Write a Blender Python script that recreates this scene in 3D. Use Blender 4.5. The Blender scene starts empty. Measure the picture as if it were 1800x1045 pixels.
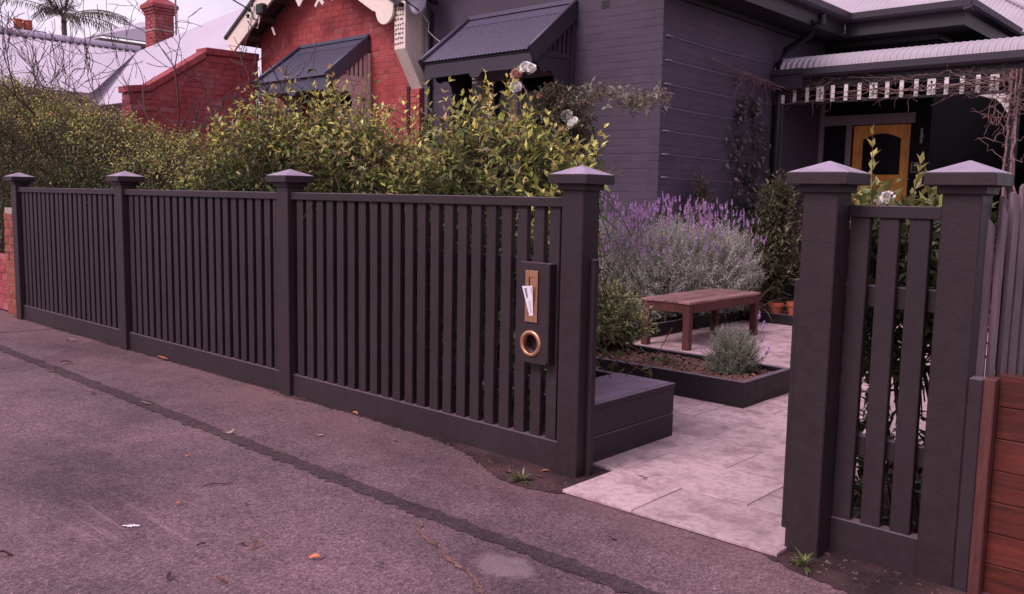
import bpy, bmesh, math, random
import numpy as np
from mathutils import Vector, Matrix

# ------------------------------------------------------------------ camera, light, exposure
sc = bpy.context.scene
COL = sc.collection
R = math.radians
CAM = (0.0, 0.0, 1.40)
yaw, pit, rol = R(41.985), R(6.505), R(1.06)
cd = bpy.data.cameras.new("camera"); cam = bpy.data.objects.new("camera", cd); COL.objects.link(cam)
cd.sensor_width = 36.0; cd.sensor_fit = 'HORIZONTAL'; cd.lens = 1547.0 / 1800.0 * 36.0
cd.clip_start = 0.05; cd.clip_end = 2000
f_ = Vector((-math.sin(yaw) * math.cos(pit), math.cos(yaw) * math.cos(pit), -math.sin(pit)))
r0 = Vector((math.cos(yaw), math.sin(yaw), 0)); u0 = r0.cross(f_)
rr = r0 * math.cos(rol) + u0 * math.sin(rol); uu = -r0 * math.sin(rol) + u0 * math.cos(rol)
mat4 = Matrix((rr, uu, -f_)).transposed().to_4x4(); mat4.translation = Vector(CAM)
cam.matrix_world = mat4
sc.camera = cam

SUN_EL, SUN_AZ = R(46), R(190)          # azimuth clockwise from +Y: from the street, a little left
world = bpy.data.worlds.new("World"); sc.world = world; world.use_nodes = True
wn = world.node_tree; wn.nodes.clear()
def wnode(t, **k):
    n = wn.nodes.new(t)
    for a, b in k.items(): setattr(n, a, b)
    return n
w_out = wnode('ShaderNodeOutputWorld'); w_bg = wnode('ShaderNodeBackground')
w_sky = wnode('ShaderNodeTexSky', sky_type='NISHITA', sun_disc=False, sun_elevation=SUN_EL, sun_rotation=SUN_AZ)
w_sky.air_density = 1.0; w_sky.dust_density = 3.0
w_tc = wnode('ShaderNodeTexCoord')
w_map = wnode('ShaderNodeMapping'); w_map.inputs['Scale'].default_value = (1.0, 1.0, 3.2)
w_noise = wnode('ShaderNodeTexNoise'); w_noise.inputs['Scale'].default_value = 2.6; w_noise.inputs['Detail'].default_value = 6
w_ramp = wnode('ShaderNodeValToRGB')
w_ramp.color_ramp.elements[0].position = 0.33; w_ramp.color_ramp.elements[0].color = (0.74, 0.60, 0.81, 1)
w_ramp.color_ramp.elements[1].position = 0.68; w_ramp.color_ramp.elements[1].color = (1.0, 0.855, 0.99, 1)
w_gain = wnode('ShaderNodeMixRGB', blend_type='MULTIPLY'); w_gain.inputs[0].default_value = 1.0
w_gain.inputs[2].default_value = (6.2, 6.2, 6.2, 1)      # cloud deck, in the sky texture's own units
w_mix = wnode('ShaderNodeMixRGB'); w_mix.inputs[0].default_value = 0.93
wl = wn.links.new
wl(w_tc.outputs['Generated'], w_map.inputs['Vector']); wl(w_map.outputs[0], w_noise.inputs['Vector'])
wl(w_noise.outputs['Fac'], w_ramp.inputs['Fac']); wl(w_ramp.outputs['Color'], w_gain.inputs[1])
wl(w_sky.outputs[0], w_mix.inputs[1]); wl(w_gain.outputs[0], w_mix.inputs[2])
wl(w_mix.outputs[0], w_bg.inputs['Color']); w_bg.inputs['Strength'].default_value = 0.10
wl(w_bg.outputs[0], w_out.inputs['Surface'])

sd = bpy.data.lights.new("sun", 'SUN'); sun = bpy.data.objects.new("sun", sd); COL.objects.link(sun)
sd.energy = 1.5; sd.angle = R(24); sd.color = (1.0, 0.83, 0.82)
sdir = Vector((math.sin(SUN_AZ) * math.cos(SUN_EL), math.cos(SUN_AZ) * math.cos(SUN_EL), math.sin(SUN_EL)))
sun.rotation_euler = (-sdir).to_track_quat('-Z', 'Y').to_euler(); sun.location = sdir * 60

vs = sc.view_settings
vs.view_transform = 'Standard'; vs.look = 'None'; vs.gamma = 1.0; vs.exposure = 0.90; vs.use_curve_mapping = False

rng = np.random.default_rng(7); random.seed(7)

# ------------------------------------------------------------------ materials
MATS = {}
class NT:
    def __init__(s, name):
        s.m = bpy.data.materials.new(name); s.m.use_nodes = True; s.t = s.m.node_tree; s.t.nodes.clear()
        s.out = s.n('ShaderNodeOutputMaterial'); s.b = s.n('ShaderNodeBsdfPrincipled')
        s.l(s.b.outputs[0], s.out.inputs['Surface'])
        s.tc = s.n('ShaderNodeTexCoord'); s.geo = s.n('ShaderNodeNewGeometry')
    def n(s, t, **k):
        x = s.t.nodes.new(t)
        for a, b in k.items(): setattr(x, a, b)
        return x
    def l(s, a, b): s.t.links.new(a, b)
    def noise(s, scale, detail=4, rough=0.55, vec=None, stretch=None):
        x = s.n('ShaderNodeTexNoise'); x.inputs['Scale'].default_value = scale
        x.inputs['Detail'].default_value = detail; x.inputs['Roughness'].default_value = rough
        v = vec or s.geo.outputs['Position']
        if stretch:
            mp = s.n('ShaderNodeMapping'); mp.inputs['Scale'].default_value = stretch; s.l(v, mp.inputs['Vector']); v = mp.outputs[0]
        s.l(v, x.inputs['Vector']); return x.outputs['Fac']
    def ramp(s, fac, stops):
        x = s.n('ShaderNodeValToRGB'); e = x.color_ramp.elements
        while len(e) < len(stops): e.new(0.5)
        for i, (p, c) in enumerate(stops):
            e[i].position = p; e[i].color = (*c, 1) if len(c) == 3 else c
        s.l(fac, x.inputs['Fac']); return x.outputs['Color']
    def mix(s, fac, a, b, mode='MIX'):
        x = s.n('ShaderNodeMixRGB', blend_type=mode)
        for i, v in enumerate((fac, a, b)):
            if isinstance(v, (int, float)): x.inputs[i].default_value = v
            elif isinstance(v, tuple): x.inputs[i].default_value = (*v, 1)
            else: s.l(v, x.inputs[i])
        return x.outputs[0]
    def bump(s, h, strength=0.3, dist=0.01, prev=None):
        x = s.n('ShaderNodeBump'); x.inputs['Strength'].default_value = strength; x.inputs['Distance'].default_value = dist
        s.l(h, x.inputs['Height'])
        if prev is not None: s.l(prev, x.inputs['Normal'])
        s.l(x.outputs[0], s.b.inputs['Normal']); return x.outputs[0]
    def fin(s, col=None, rough=0.6, metal=0.0, spec=0.5):
        if col is not None:
            if isinstance(col, tuple): s.b.inputs['Base Color'].default_value = (*col, 1)
            else: s.l(col, s.b.inputs['Base Color'])
        if isinstance(rough, float): s.b.inputs['Roughness'].default_value = rough
        else: s.l(rough, s.b.inputs['Roughness'])
        s.b.inputs['Metallic'].default_value = metal; s.b.inputs['Specular IOR Level'].default_value = spec
        return s.m
def cm(c, k): return tuple(min(1, x * k) for x in c)

def m_paint(name, c, rough=0.5, var=0.25, grain=(6, 6, 60), bstr=0.25, spec=0.5, dust_sheen=None):
    t = NT(name)
    n1 = t.noise(1.7, 5); n2 = t.noise(22, 3, stretch=None)
    oi = t.n('ShaderNodeObjectInfo')
    col = t.ramp(n1, [(0.25, cm(c, 1 - var)), (0.75, cm(c, 1 + var))])
    col = t.mix(0.35, col, t.ramp(n2, [(0.3, cm(c, 0.75)), (0.7, cm(c, 1.25))]))
    col = t.mix(0.14, col, t.ramp(oi.outputs['Random'], [(0, cm(c, 0.5)), (1, cm(c, 1.6))]))
    if dust_sheen:     # chalky weathered film and dust on level faces, plus sky sheen painted in
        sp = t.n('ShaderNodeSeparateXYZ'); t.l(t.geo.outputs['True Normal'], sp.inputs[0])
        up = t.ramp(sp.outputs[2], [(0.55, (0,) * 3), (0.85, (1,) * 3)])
        col = t.mix(t.mix(1.0, up, t.ramp(t.noise(9, 5), [(0.25, (0.62,) * 3), (0.7, (0.95,) * 3)]), 'MULTIPLY'), col, dust_sheen)
    h = t.noise(1.0, 4, stretch=grain); t.bump(h, bstr, 0.004)
    return t.fin(col, t.ramp(n2, [(0.2, (rough - .08,) * 3), (0.8, (rough + .12,) * 3)]), 0, spec)

M = {}
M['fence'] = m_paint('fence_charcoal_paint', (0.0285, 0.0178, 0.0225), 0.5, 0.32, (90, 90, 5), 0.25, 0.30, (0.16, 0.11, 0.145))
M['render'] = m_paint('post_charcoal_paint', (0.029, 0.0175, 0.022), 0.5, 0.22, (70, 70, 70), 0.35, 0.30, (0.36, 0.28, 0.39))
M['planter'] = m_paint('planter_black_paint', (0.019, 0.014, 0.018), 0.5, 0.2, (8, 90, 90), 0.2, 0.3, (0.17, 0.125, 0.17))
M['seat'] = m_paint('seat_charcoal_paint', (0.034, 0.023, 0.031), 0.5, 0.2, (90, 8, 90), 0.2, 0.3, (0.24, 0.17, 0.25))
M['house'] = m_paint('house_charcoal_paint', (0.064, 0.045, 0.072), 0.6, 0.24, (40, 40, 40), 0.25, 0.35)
M['house_trim'] = m_paint('house_trim_paint', (0.040, 0.031, 0.046), 0.5, 0.12, (8, 8, 60), 0.15, 0.35)
M['trim_dark'] = m_paint('black_trim_paint', (0.016, 0.013, 0.018), 0.5, 0.15, (8, 8, 60), 0.15)
M['frame_grey'] = m_paint('grey_frame_paint', (0.24, 0.175, 0.20), 0.5, 0.1, (8, 8, 60), 0.15)
M['cream'] = m_paint('cream_paint', (0.78, 0.63, 0.57), 0.5, 0.08, (8, 8, 40), 0.15)
M['window_paint'] = m_paint('window_frame_paint', (0.40, 0.31, 0.35), 0.5, 0.1, (8, 8, 60), 0.15)
M['mauve'] = m_paint('aged_cream_paint', (0.64, 0.48, 0.47), 0.5, 0.1, (8, 8, 40), 0.15)
M['white'] = m_paint('white_paint', (0.86, 0.78, 0.80), 0.5, 0.06, (8, 8, 40), 0.1)
M['iron_dark'] = m_paint('painted_iron', (0.089, 0.072, 0.119), 0.42, 0.1, (3, 3, 3), 0.05)
M['iron_blue'] = m_paint('blue_grey_iron', (0.066, 0.065, 0.106), 0.42, 0.15, (3, 3, 3), 0.05)
M['terracotta'] = m_paint('terracotta', (0.40, 0.095, 0.05), 0.7, 0.2, (30, 30, 30), 0.2)
M['brownboard'] = m_paint('brown_soffit_paint', (0.10, 0.062, 0.058), 0.6, 0.2, (8, 8, 40), 0.2)
M['black'] = NT('black_rubber').fin((0.012, 0.011, 0.013), 0.5)
M['wall_dark'] = m_paint('wall_painted_shade', (0.013, 0.0105, 0.014), 0.8, 0.15, (8, 8, 60), 0.1, 0.12)  # near-black tone: deep shade of the verandah recess painted into the colour
M['dark_in'] = NT('dark_room').fin((0.010, 0.009, 0.012), 0.9)

def m_brick(name, a, b, c, soot=0.3):
    t = NT(name); oi = t.n('ShaderNodeObjectInfo')
    v = t.n('ShaderNodeTexVoronoi'); v.inputs['Scale'].default_value = 9.0; t.l(t.geo.outputs['Position'], v.inputs['Vector'])
    col = t.ramp(oi.outputs['Random'], [(0, a), (0.5, b), (0.86, a), (1, c)])
    col = t.mix(0.35, col, t.mix(1.0, b, t.ramp(v.outputs['Color'], [(0.2, (.75,) * 3), (.8, (1.3,) * 3)]), 'MULTIPLY'))
    n = t.noise(14, 5, 0.65); col = t.mix(1.0, col, t.ramp(n, [(0.3, (1 - soot,) * 3), (0.7, (1.15,) * 3)]), 'MULTIPLY')
    col = t.mix(t.ramp(t.noise(1.3, 5, 0.6), [(0.5, (0,) * 3), (0.75, (0.5,) * 3)]), col, cm(c, 0.9))
    t.bump(t.noise(70, 4, 0.7), 0.5, 0.006)
    return t.fin(col, 0.85, 0, 0.2)
M['brick_red'] = m_brick('red_brick', (0.33, 0.062, 0.066), (0.40, 0.080, 0.080), (0.42, 0.165, 0.165))
M['brick_wing'] = m_brick('dark_red_brick', (0.30, 0.060, 0.078), (0.37, 0.08, 0.092), (0.44, 0.19, 0.21), 0.35)
M['brick_pier'] = m_brick('orange_red_brick', (0.26, 0.066, 0.052), (0.32, 0.10, 0.075), (0.20, 0.05, 0.05), 0.45)
M['mortar_red'] = m_paint('red_stained_mortar', (0.32, 0.072, 0.080), 0.9, 0.25, (40, 40, 40), 0.5)
M['mortar_pale'] = m_paint('pale_mortar', (0.34, 0.27, 0.25), 0.9, 0.25, (40, 40, 40), 0.5)

def m_iron():
    t = NT('galvanised_iron')
    n = t.noise(0.8, 6, 0.6); n2 = t.noise(9, 4, stretch=(1, 0.2, 1))
    col = t.ramp(n, [(0.3, (0.34, 0.285, 0.34)), (0.7, (0.46, 0.40, 0.46))])
    col = t.mix(t.ramp(n2, [(0.6, (0,) * 3), (0.85, (0.45,) * 3)]), col, (0.36, 0.25, 0.26))
    return t.fin(col, 0.5, 0.0, 0.5)
M['iron'] = m_iron()
def m_farroof():
    t = NT('far_galvanised_roof')
    w = t.n('ShaderNodeTexWave', wave_type='BANDS', bands_direction='DIAGONAL'); w.inputs['Scale'].default_value = 0.001
    col = t.ramp(t.noise(0.5, 5), [(0.3, (0.44, 0.38, 0.47)), (0.7, (0.52, 0.455, 0.55))])
    return t.fin(col, 0.55, 0.0, 0.4)
M['farroof'] = m_farroof()

def m_asphalt(name, dark=1.0, tint=(1, 1, 1)):
    t = NT(name)
    v = t.n('ShaderNodeTexVoronoi'); v.inputs['Scale'].default_value = 170; t.l(t.geo.outputs['Position'], v.inputs['Vector'])
    v2 = t.n('ShaderNodeTexVoronoi'); v2.inputs['Scale'].default_value = 85; t.l(t.geo.outputs['Position'], v2.inputs['Vector'])
    c1 = tuple(x * dark * k for x, k in zip((0.056, 0.035, 0.043), tint)); c2 = tuple(x * dark * k for x, k in zip((0.225, 0.138, 0.163), tint))
    stone = t.ramp(v.outputs['Color'], [(0.1, c1), (0.55, cm(c2, 0.7)), (0.8, c2), (0.97, cm(c2, 2.1))])
    stone2 = t.ramp(v2.outputs['Color'], [(0.15, c1), (0.7, c2), (0.96, cm(c2, 1.5))])
    col = t.mix(0.4, stone, stone2)
    big = t.noise(0.9, 6, 0.62); mid = t.noise(5.5, 5, 0.6)
    col = t.mix(1.0, col, t.ramp(big, [(0.28, (0.60, 0.60, 0.64)), (0.5, (0.96, 0.95, 0.97)), (0.72, (1.22, 1.15, 1.15))]), 'MULTIPLY')
    col = t.mix(1.0, col, t.ramp(mid, [(0.3, (0.84,) * 3), (0.7, (1.14,) * 3)]), 'MULTIPLY')
    # reddish dust washed along the foot of the fence, in drifts
    sp = t.n('ShaderNodeSeparateXYZ'); t.l(t.geo.outputs['Position'], sp.inputs[0])
    mr = t.n('ShaderNodeMapRange'); mr.inputs[1].default_value = 2.75; mr.inputs[2].default_value = 3.45; t.l(sp.outputs[1], mr.inputs[0])
    fac = t.mix(1.0, mr.outputs[0], t.ramp(t.noise(1.6, 4), [(0.4, (0.05,) * 3), (0.68, (0.75,) * 3)]), 'MULTIPLY')
    col = t.mix(fac, col, (0.24, 0.125, 0.13))
    # old cement smear beside the strip, and dark damp-looking wear
    cp = t.n('ShaderNodeMapping'); cp.inputs['Location'].default_value = (2.16, -2.385, 0); t.l(t.geo.outputs['Position'], cp.inputs['Vector'])
    cs = t.n('ShaderNodeVectorMath', operation='MULTIPLY'); cs.inputs[1].default_value = (1.0, 1.5, 0); t.l(cp.outputs[0], cs.inputs[0])
    cl_ = t.n('ShaderNodeVectorMath', operation='LENGTH'); t.l(cs.outputs[0], cl_.inputs[0])
    ce = t.n('ShaderNodeMath', operation='MULTIPLY_ADD'); t.l(t.noise(16, 5, 0.7), ce.inputs[0]); ce.inputs[1].default_value = 0.16; t.l(cl_.outputs['Value'], ce.inputs[2])
    cmk = t.ramp(ce.outputs[0], [(0.19, (0.75,) * 3), (0.235, (0,) * 3)])
    if dark == 1.0: col = t.mix(cmk, col, t.mix(0.35, (0.36, 0.26, 0.285), col))
    wear = t.ramp(t.noise(0.55, 6, 0.6, None, (1.0, 1.9, 1)), [(0.5, (1,) * 3), (0.66, (0.66, 0.64, 0.68))]); col = t.mix(1.0, col, wear, 'MULTIPLY')
    # pale scuffs left where something was dragged
    mp = t.n('ShaderNodeMapping'); mp.inputs['Location'].default_value = (3.62, -1.62, 0); t.l(t.geo.outputs['Position'], mp.inputs['Vector'])
    ln = t.n('ShaderNodeVectorMath', operation='LENGTH'); t.l(mp.outputs[0], ln.inputs[0])
    mk = t.ramp(ln.outputs['Value'], [(0.18, (1,) * 3), (0.52, (0,) * 3)])
    rt = t.n('ShaderNodeMapping'); rt.inputs['Rotation'].default_value = (0, 0, R(25)); rt.inputs['Scale'].default_value = (1.4, 22, 1); t.l(t.geo.outputs['Position'], rt.inputs['Vector'])
    stn = t.ramp(t.noise(1.0, 2, 0.5, rt.outputs[0]), [(0.55, (0,) * 3), (0.72, (0.42,) * 3)])
    col = t.mix(t.mix(1.0, mk, stn, 'MULTIPLY'), col, (0.42, 0.27, 0.30))
    t.bump(v.outputs['Distance'], 0.8, 0.004, t.bump(big, 0.25, 0.02))
    return t.fin(col, t.ramp(v.outputs['Color'], [(0, (.7,) * 3), (1, (.95,) * 3)]), 0, 0.25)
M['asphalt'] = m_asphalt('worn_asphalt')
M['trench'] = m_asphalt('dark_trench_asphalt', 0.46, (1, 1.0, 0.98))
M['bitumen'] = m_asphalt('crumbled_bitumen', 0.15, (1.05, 0.95, 1.0))
M['patch'] = m_asphalt('cement_patch', 2.0, (1.0, 1.02, 1.02))

def m_paver():
    t = NT('travertine_paver'); oi = t.n('ShaderNodeObjectInfo')
    av = t.n('ShaderNodeVectorMath', operation='ADD'); t.l(t.geo.outputs['Position'], av.inputs[0]); t.l(oi.outputs['Random'], av.inputs[1])
    n = t.noise(5.5, 10, 0.74, av.outputs[0]); n2 = t.noise(26, 7, 0.72, av.outputs[0])
    col = t.ramp(n, [(0.28, (0.22, 0.135, 0.162)), (0.43, (0.36, 0.24, 0.27)), (0.58, (0.52, 0.37, 0.40)), (0.72, (0.31, 0.205, 0.24))])
    col = t.mix(1.0, col, t.ramp(n2, [(0.28, (0.66,) * 3), (0.48, (1.0,) * 3), (0.72, (1.2,) * 3)]), 'MULTIPLY')
    col = t.mix(1.0, col, t.ramp(oi.outputs['Random'], [(0, (0.86,) * 3), (1, (1.1,) * 3)]), 'MULTIPLY')
    t.bump(n2, 0.3, 0.003)
    return t.fin(col, t.ramp(n, [(0.3, (.5,) * 3), (0.7, (.75,) * 3)]), 0, 0.35)
M['paver'] = m_paver()

def m_wood(name, a, b, stretch, rough=0.6, scale=1.0):
    t = NT(name); oi = t.n('ShaderNodeObjectInfo')
    av = t.n('ShaderNodeVectorMath', operation='ADD'); t.l(t.geo.outputs['Position'], av.inputs[0]); t.l(oi.outputs['Random'], av.inputs[1])
    g = t.noise(scale, 7, 0.65, av.outputs[0], stretch); n = t.noise(4, 4, 0.6, av.outputs[0])
    col = t.ramp(g, [(0.28, a), (0.5, tuple((x + y) / 2 for x, y in zip(a, b))), (0.72, b)])
    col = t.mix(1.0, col, t.ramp(n, [(0.3, (0.72,) * 3), (0.7, (1.2,) * 3)]), 'MULTIPLY')
    col = t.mix(1.0, col, t.ramp(oi.outputs['Random'], [(0, (0.8,) * 3), (1, (1.2,) * 3)]), 'MULTIPLY')
    t.bump(g, 0.5, 0.004)
    return t.fin(col, rough, 0, 0.35)
M['bench'] = m_wood('weathered_red_timber', (0.12, 0.045, 0.047), (0.38, 0.215, 0.22), (60, 4, 60))
M['bench_leg'] = m_wood('oiled_red_timber', (0.055, 0.018, 0.018), (0.135, 0.042, 0.038), (50, 50, 4))
M['redboard'] = m_wood('red_brown_sleeper', (0.040, 0.0085, 0.0065), (0.135, 0.024, 0.016), (4, 40, 45))
M['paling'] = m_wood('grey_weathered_paling', (0.085, 0.055, 0.064), (0.225, 0.15, 0.172), (50, 50, 3))
M['doorwood'] = m_wood('orange_varnished_door', (0.72, 0.26, 0.05), (0.88, 0.40, 0.10), (30, 30, 3), 0.4)
M['bark'] = m_wood('grey_brown_bark', (0.055, 0.03, 0.032), (0.14, 0.08, 0.085), (40, 40, 12))
M['vinebark'] = m_wood('pinkish_vine_bark', (0.13, 0.066, 0.070), (0.30, 0.17, 0.18), (30, 30, 30))
def m_brass():
    t = NT('aged_brass'); n = t.noise(60, 4)
    return t.fin(t.ramp(n, [(0.3, (0.46, 0.235, 0.14)), (0.7, (0.74, 0.42, 0.26))]), t.ramp(n, [(0.3, (.42,) * 3), (0.7, (.28,) * 3)]), 0.9)
M['brass'] = m_brass()
def m_soil(name, a, b):
    t = NT(name); n = t.noise(38, 6, 0.7); t.bump(n, 1.0, 0.03)
    return t.fin(t.ramp(n, [(0.3, a), (0.7, b)]), 0.95, 0, 0.1)
M['soil'] = m_soil('garden_soil', (0.035, 0.02, 0.018), (0.10, 0.055, 0.048))
M['ground'] = m_soil('bare_ground', (0.07, 0.055, 0.05), (0.14, 0.11, 0.10))
M['mulch'] = m_wood('bark_mulch', (0.045, 0.018, 0.017), (0.30, 0.15, 0.13), (20, 20, 20), 0.8)
M['paper'] = NT('paper').fin((0.80, 0.74, 0.82), 0.6)
M['ink'] = NT('ink').fin((0.12, 0.09, 0.15), 0.6)
M['inkpale'] = NT('pale_ink').fin((0.48, 0.43, 0.52), 0.6)
M['splat'] = NT('bird_dropping').fin((0.72, 0.66, 0.72), 0.6)
M['wire'] = NT('galvanised_wire').fin((0.22, 0.19, 0.24), 0.55, 0.1)
M['cable'] = NT('white_cable').fin((0.6, 0.52, 0.56), 0.5)
M['rose'] = None
def m_glass():
    t = NT('window_glass'); t.b.inputs['IOR'].default_value = 1.45
    return t.fin((0.014, 0.012, 0.016), 0.08, 0, 0.35)
M['glass'] = m_glass()

def m_leaf(name, rough=0.45, trans=0.3):
    t = NT(name); a = t.n('ShaderNodeAttribute', attribute_name='tint')
    n = t.noise(30, 3); col = t.mix(1.0, a.outputs['Color'], t.ramp(n, [(0.3, (0.8,) * 3), (0.7, (1.2,) * 3)]), 'MULTIPLY')
    t.fin(col, rough, 0, 0.4)
    tr = t.n('ShaderNodeBsdfTranslucent'); t.l(col, tr.inputs['Color'])
    mx = t.n('ShaderNodeMixShader'); mx.inputs[0].default_value = trans
    t.l(t.b.outputs[0], mx.inputs[1]); t.l(tr.outputs[0], mx.inputs[2]); t.l(mx.outputs[0], t.out.inputs['Surface'])
    return t.m
M['leaf'] = m_leaf('foliage', 0.36); M['leafdry'] = m_leaf('dry_foliage', 0.7, 0.15); M['silver'] = m_leaf('silvery_foliage', 0.6, 0.4); M['petal'] = m_leaf('petals', 0.6, 0.12)

# ------------------------------------------------------------------ mesh builder and object helpers
OFF = {}            # world offset of every object, so that all shapes are written in world coordinates
class MB:
    def __init__(s): s.v = []; s.f = []
    def add(s, vs, fs):
        o = len(s.v); s.v += [tuple(p) for p in vs]; s.f += [tuple(i + o for i in f) for f in fs]; return s
    def box(s, x0, x1, y0, y1, z0, z1):
        return s.add([(x0, y0, z0), (x1, y0, z0), (x1, y1, z0), (x0, y1, z0), (x0, y0, z1), (x1, y0, z1), (x1, y1, z1), (x0, y1, z1)],
                     [(3, 2, 1, 0), (4, 5, 6, 7), (0, 1, 5, 4), (1, 2, 6, 5), (2, 3, 7, 6), (3, 0, 4, 7)])
    def bar(s, a, b, w, h, up=(0, 0, 1)):
        a, b = Vector(a), Vector(b); d = (b - a).normalized(); sd_ = d.cross(Vector(up)).normalized() * (w / 2); u = sd_.cross(d).normalized() * (h / 2)
        vs_ = [a - sd_ - u, a + sd_ - u, a + sd_ + u, a - sd_ + u, b - sd_ - u, b + sd_ - u, b + sd_ + u, b - sd_ + u]
        return s.add(vs_, [(0, 1, 2, 3), (7, 6, 5, 4), (0, 4, 5, 1), (1, 5, 6, 2), (2, 6, 7, 3), (3, 7, 4, 0)])
    def prism(s, pts, ax, d0, d1):
        """2-D outline extruded along axis ax ('x': pts=(y,z), 'y': pts=(x,z), 'z': pts=(x,y))"""
        def m(p, d): return {'x': (d, p[0], p[1]), 'y': (p[0], d, p[1]), 'z': (p[0], p[1], d)}[ax]
        n = len(pts)
        return s.add([m(p, d0) for p in pts] + [m(p, d1) for p in pts],
                     [tuple(range(n))[::-1], tuple(range(n, 2 * n))] + [(i, (i + 1) % n, n + (i + 1) % n, n + i) for i in range(n)])
    def slab(s, pts, t):
        """3-D polygon given a thickness t along its normal (downwards)"""
        P = [Vector(p) for p in pts]; nrm = (P[1] - P[0]).cross(P[2] - P[0]).normalized()
        if nrm.z < 0: nrm = -nrm
        n = len(P)
        return s.add([p for p in P] + [p - nrm * t for p in P],
                     [tuple(range(n)), tuple(range(n, 2 * n))[::-1]] + [(i, n + i, n + (i + 1) % n, (i + 1) % n) for i in range(n)])
    def tube(s, pts, r, n=6, cap=True):
        pts = [Vector(p) for p in pts]; rs = r if hasattr(r, '__len__') else [r] * len(pts); o = len(s.v); k = len(pts)
        for i, p in enumerate(pts):
            d = (pts[min(i + 1, k - 1)] - pts[max(i - 1, 0)]).normalized()
            a = d.cross(Vector((0.31, 0.2, 0.93) if abs(d.z) < 0.9 else (1, 0.1, 0))).normalized(); b = d.cross(a)
            for j in range(n):
                t = 2 * math.pi * j / n; s.v.append(tuple(p + (a * math.cos(t) + b * math.sin(t)) * rs[i]))
        for i in range(k - 1):
            for j in range(n): s.f.append((o + i * n + j, o + i * n + (j + 1) % n, o + (i + 1) * n + (j + 1) % n, o + (i + 1) * n + j))
        if cap: s.f.append(tuple(o + j for j in range(n))[::-1]); s.f.append(tuple(o + (k - 1) * n + j for j in range(n)))
        return s
    def lathe(s, c, prof, n=20, axis='z'):
        o = len(s.v); c = Vector(c); k = len(prof)
        for (rad, h) in prof:
            for j in range(n):
                t = 2 * math.pi * j / n; p = (rad * math.cos(t), rad * math.sin(t), h)
                if axis == 'y': p = (p[0], p[2], p[1])
                s.v.append(tuple(c + Vector(p)))
        for i in range(k - 1):
            for j in range(n):
                q = (o + i * n + j, o + i * n + (j + 1) % n, o + (i + 1) * n + (j + 1) % n, o + (i + 1) * n + j)
                s.f.append(q if axis == 'z' else q[::-1])
        return s
    def build(s, name, mat, parent=None, bevel=0.0, smooth=False, loc=None, kind=None):
        me = bpy.data.meshes.new(name)
        off = Vector(loc) if loc is not None else (OFF[parent.name] if parent else Vector((0, 0, 0)))
        base = off
        me.from_pydata([tuple(Vector(p) - base) for p in s.v], [], s.f)
        if bevel > 0 or True:
            bm = bmesh.new(); bm.from_mesh(me); bmesh.ops.recalc_face_normals(bm, faces=bm.faces)
            if bevel > 0:
                es = [e for e in bm.edges if len(e.link_faces) == 2 and e.calc_face_angle(0) > 0.5]
                bmesh.ops.bevel(bm, geom=es, offset=bevel, segments=1, affect='EDGES', clamp_overlap=True)
            bm.to_mesh(me); bm.free()
        if smooth:
            for p in me.polygons: p.use_smooth = True
        me.materials.append(mat)
        return link(name, me, parent, base, kind)
def link(name, me, parent=None, base=Vector((0, 0, 0)), kind=None):
    o = bpy.data.objects.new(name, me); COL.objects.link(o)
    if parent:
        o.parent = parent; o.location = Vector(base) - OFF[parent.name]
    else: o.location = base
    OFF[o.name] = Vector(base)
    if kind: o['kind'] = kind
    return o
def inst(name, me, parent, pos, rotz=0.0, rot=None, scale=None):
    o = bpy.data.objects.new(name, me); COL.objects.link(o)
    if parent: o.parent = parent; o.location = Vector(pos) - OFF[parent.name]
    else: o.location = pos
    o.rotation_euler = rot if rot else (0, 0, rotz)
    if scale: o.scale = scale
    OFF[o.name] = Vector(pos)
    return o
def tag(o, label, cat, group=None):
    o['label'] = label; o['category'] = cat
    if group: o['group'] = group
    return o
def thing(name, label, cat, loc=(0, 0, 0), group=None):
    o = bpy.data.objects.new(name, None); COL.objects.link(o); o.location = loc; o.empty_display_size = 0.1
    OFF[o.name] = Vector(loc); return tag(o, label, cat, group)
def part_group(name, parent):       # an Empty part that only carries sub-parts is never used; walls are meshes
    pass

def fast_mesh(name, V, F, mat, cols=None, smooth=False):
    V = np.asarray(V, np.float32); F = np.asarray(F, np.int32); k = F.shape[1]
    me = bpy.data.meshes.new(name); me.vertices.add(len(V)); me.vertices.foreach_set('co', V.ravel())
    me.loops.add(F.size); me.loops.foreach_set('vertex_index', F.ravel())
    me.polygons.add(len(F)); me.polygons.foreach_set('loop_start', np.arange(0, F.size, k, dtype=np.int32))
    if cols is not None:
        at = me.color_attributes.new('tint', 'FLOAT_COLOR', 'POINT')
        c4 = np.ones((len(V), 4), np.float32); c4[:, :3] = cols; at.data.foreach_set('color', c4.ravel())
    if smooth: me.polygons.foreach_set('use_smooth', np.ones(len(F), bool))
    me.update(calc_edges=True); me.validate(); me.materials.append(mat); return me
def nrm(a): return a / np.maximum(np.linalg.norm(a, axis=-1, keepdims=True), 1e-9)
def leaves(P, D, U, L, W, C, bend=0.18, fold=0.12, midpos=0.45):
    """arrays of leaves: 5 verts, 4 triangles each, folded on the midrib and drooping at the tip"""
    n = len(P); D = nrm(D); S = nrm(np.cross(D, U)); N = np.cross(S, D); L = np.reshape(L, (-1, 1)); W = np.reshape(W, (-1, 1))
    mid = P + D * L * midpos - N * W * fold
    V = np.stack([P, mid + S * W * .5 + N * W * fold * 2, mid, mid - S * W * .5 + N * W * fold * 2, P + D * L - N * L * bend], 1).reshape(-1, 3)
    b = (np.arange(n) * 5)[:, None]
    F = np.concatenate([b + np.array([[0, 2, 1]]), b + np.array([[0, 3, 2]]), b + np.array([[1, 2, 4]]), b + np.array([[2, 3, 4]])], 0)
    return V, F, np.repeat(C, 5, 0)
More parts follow.
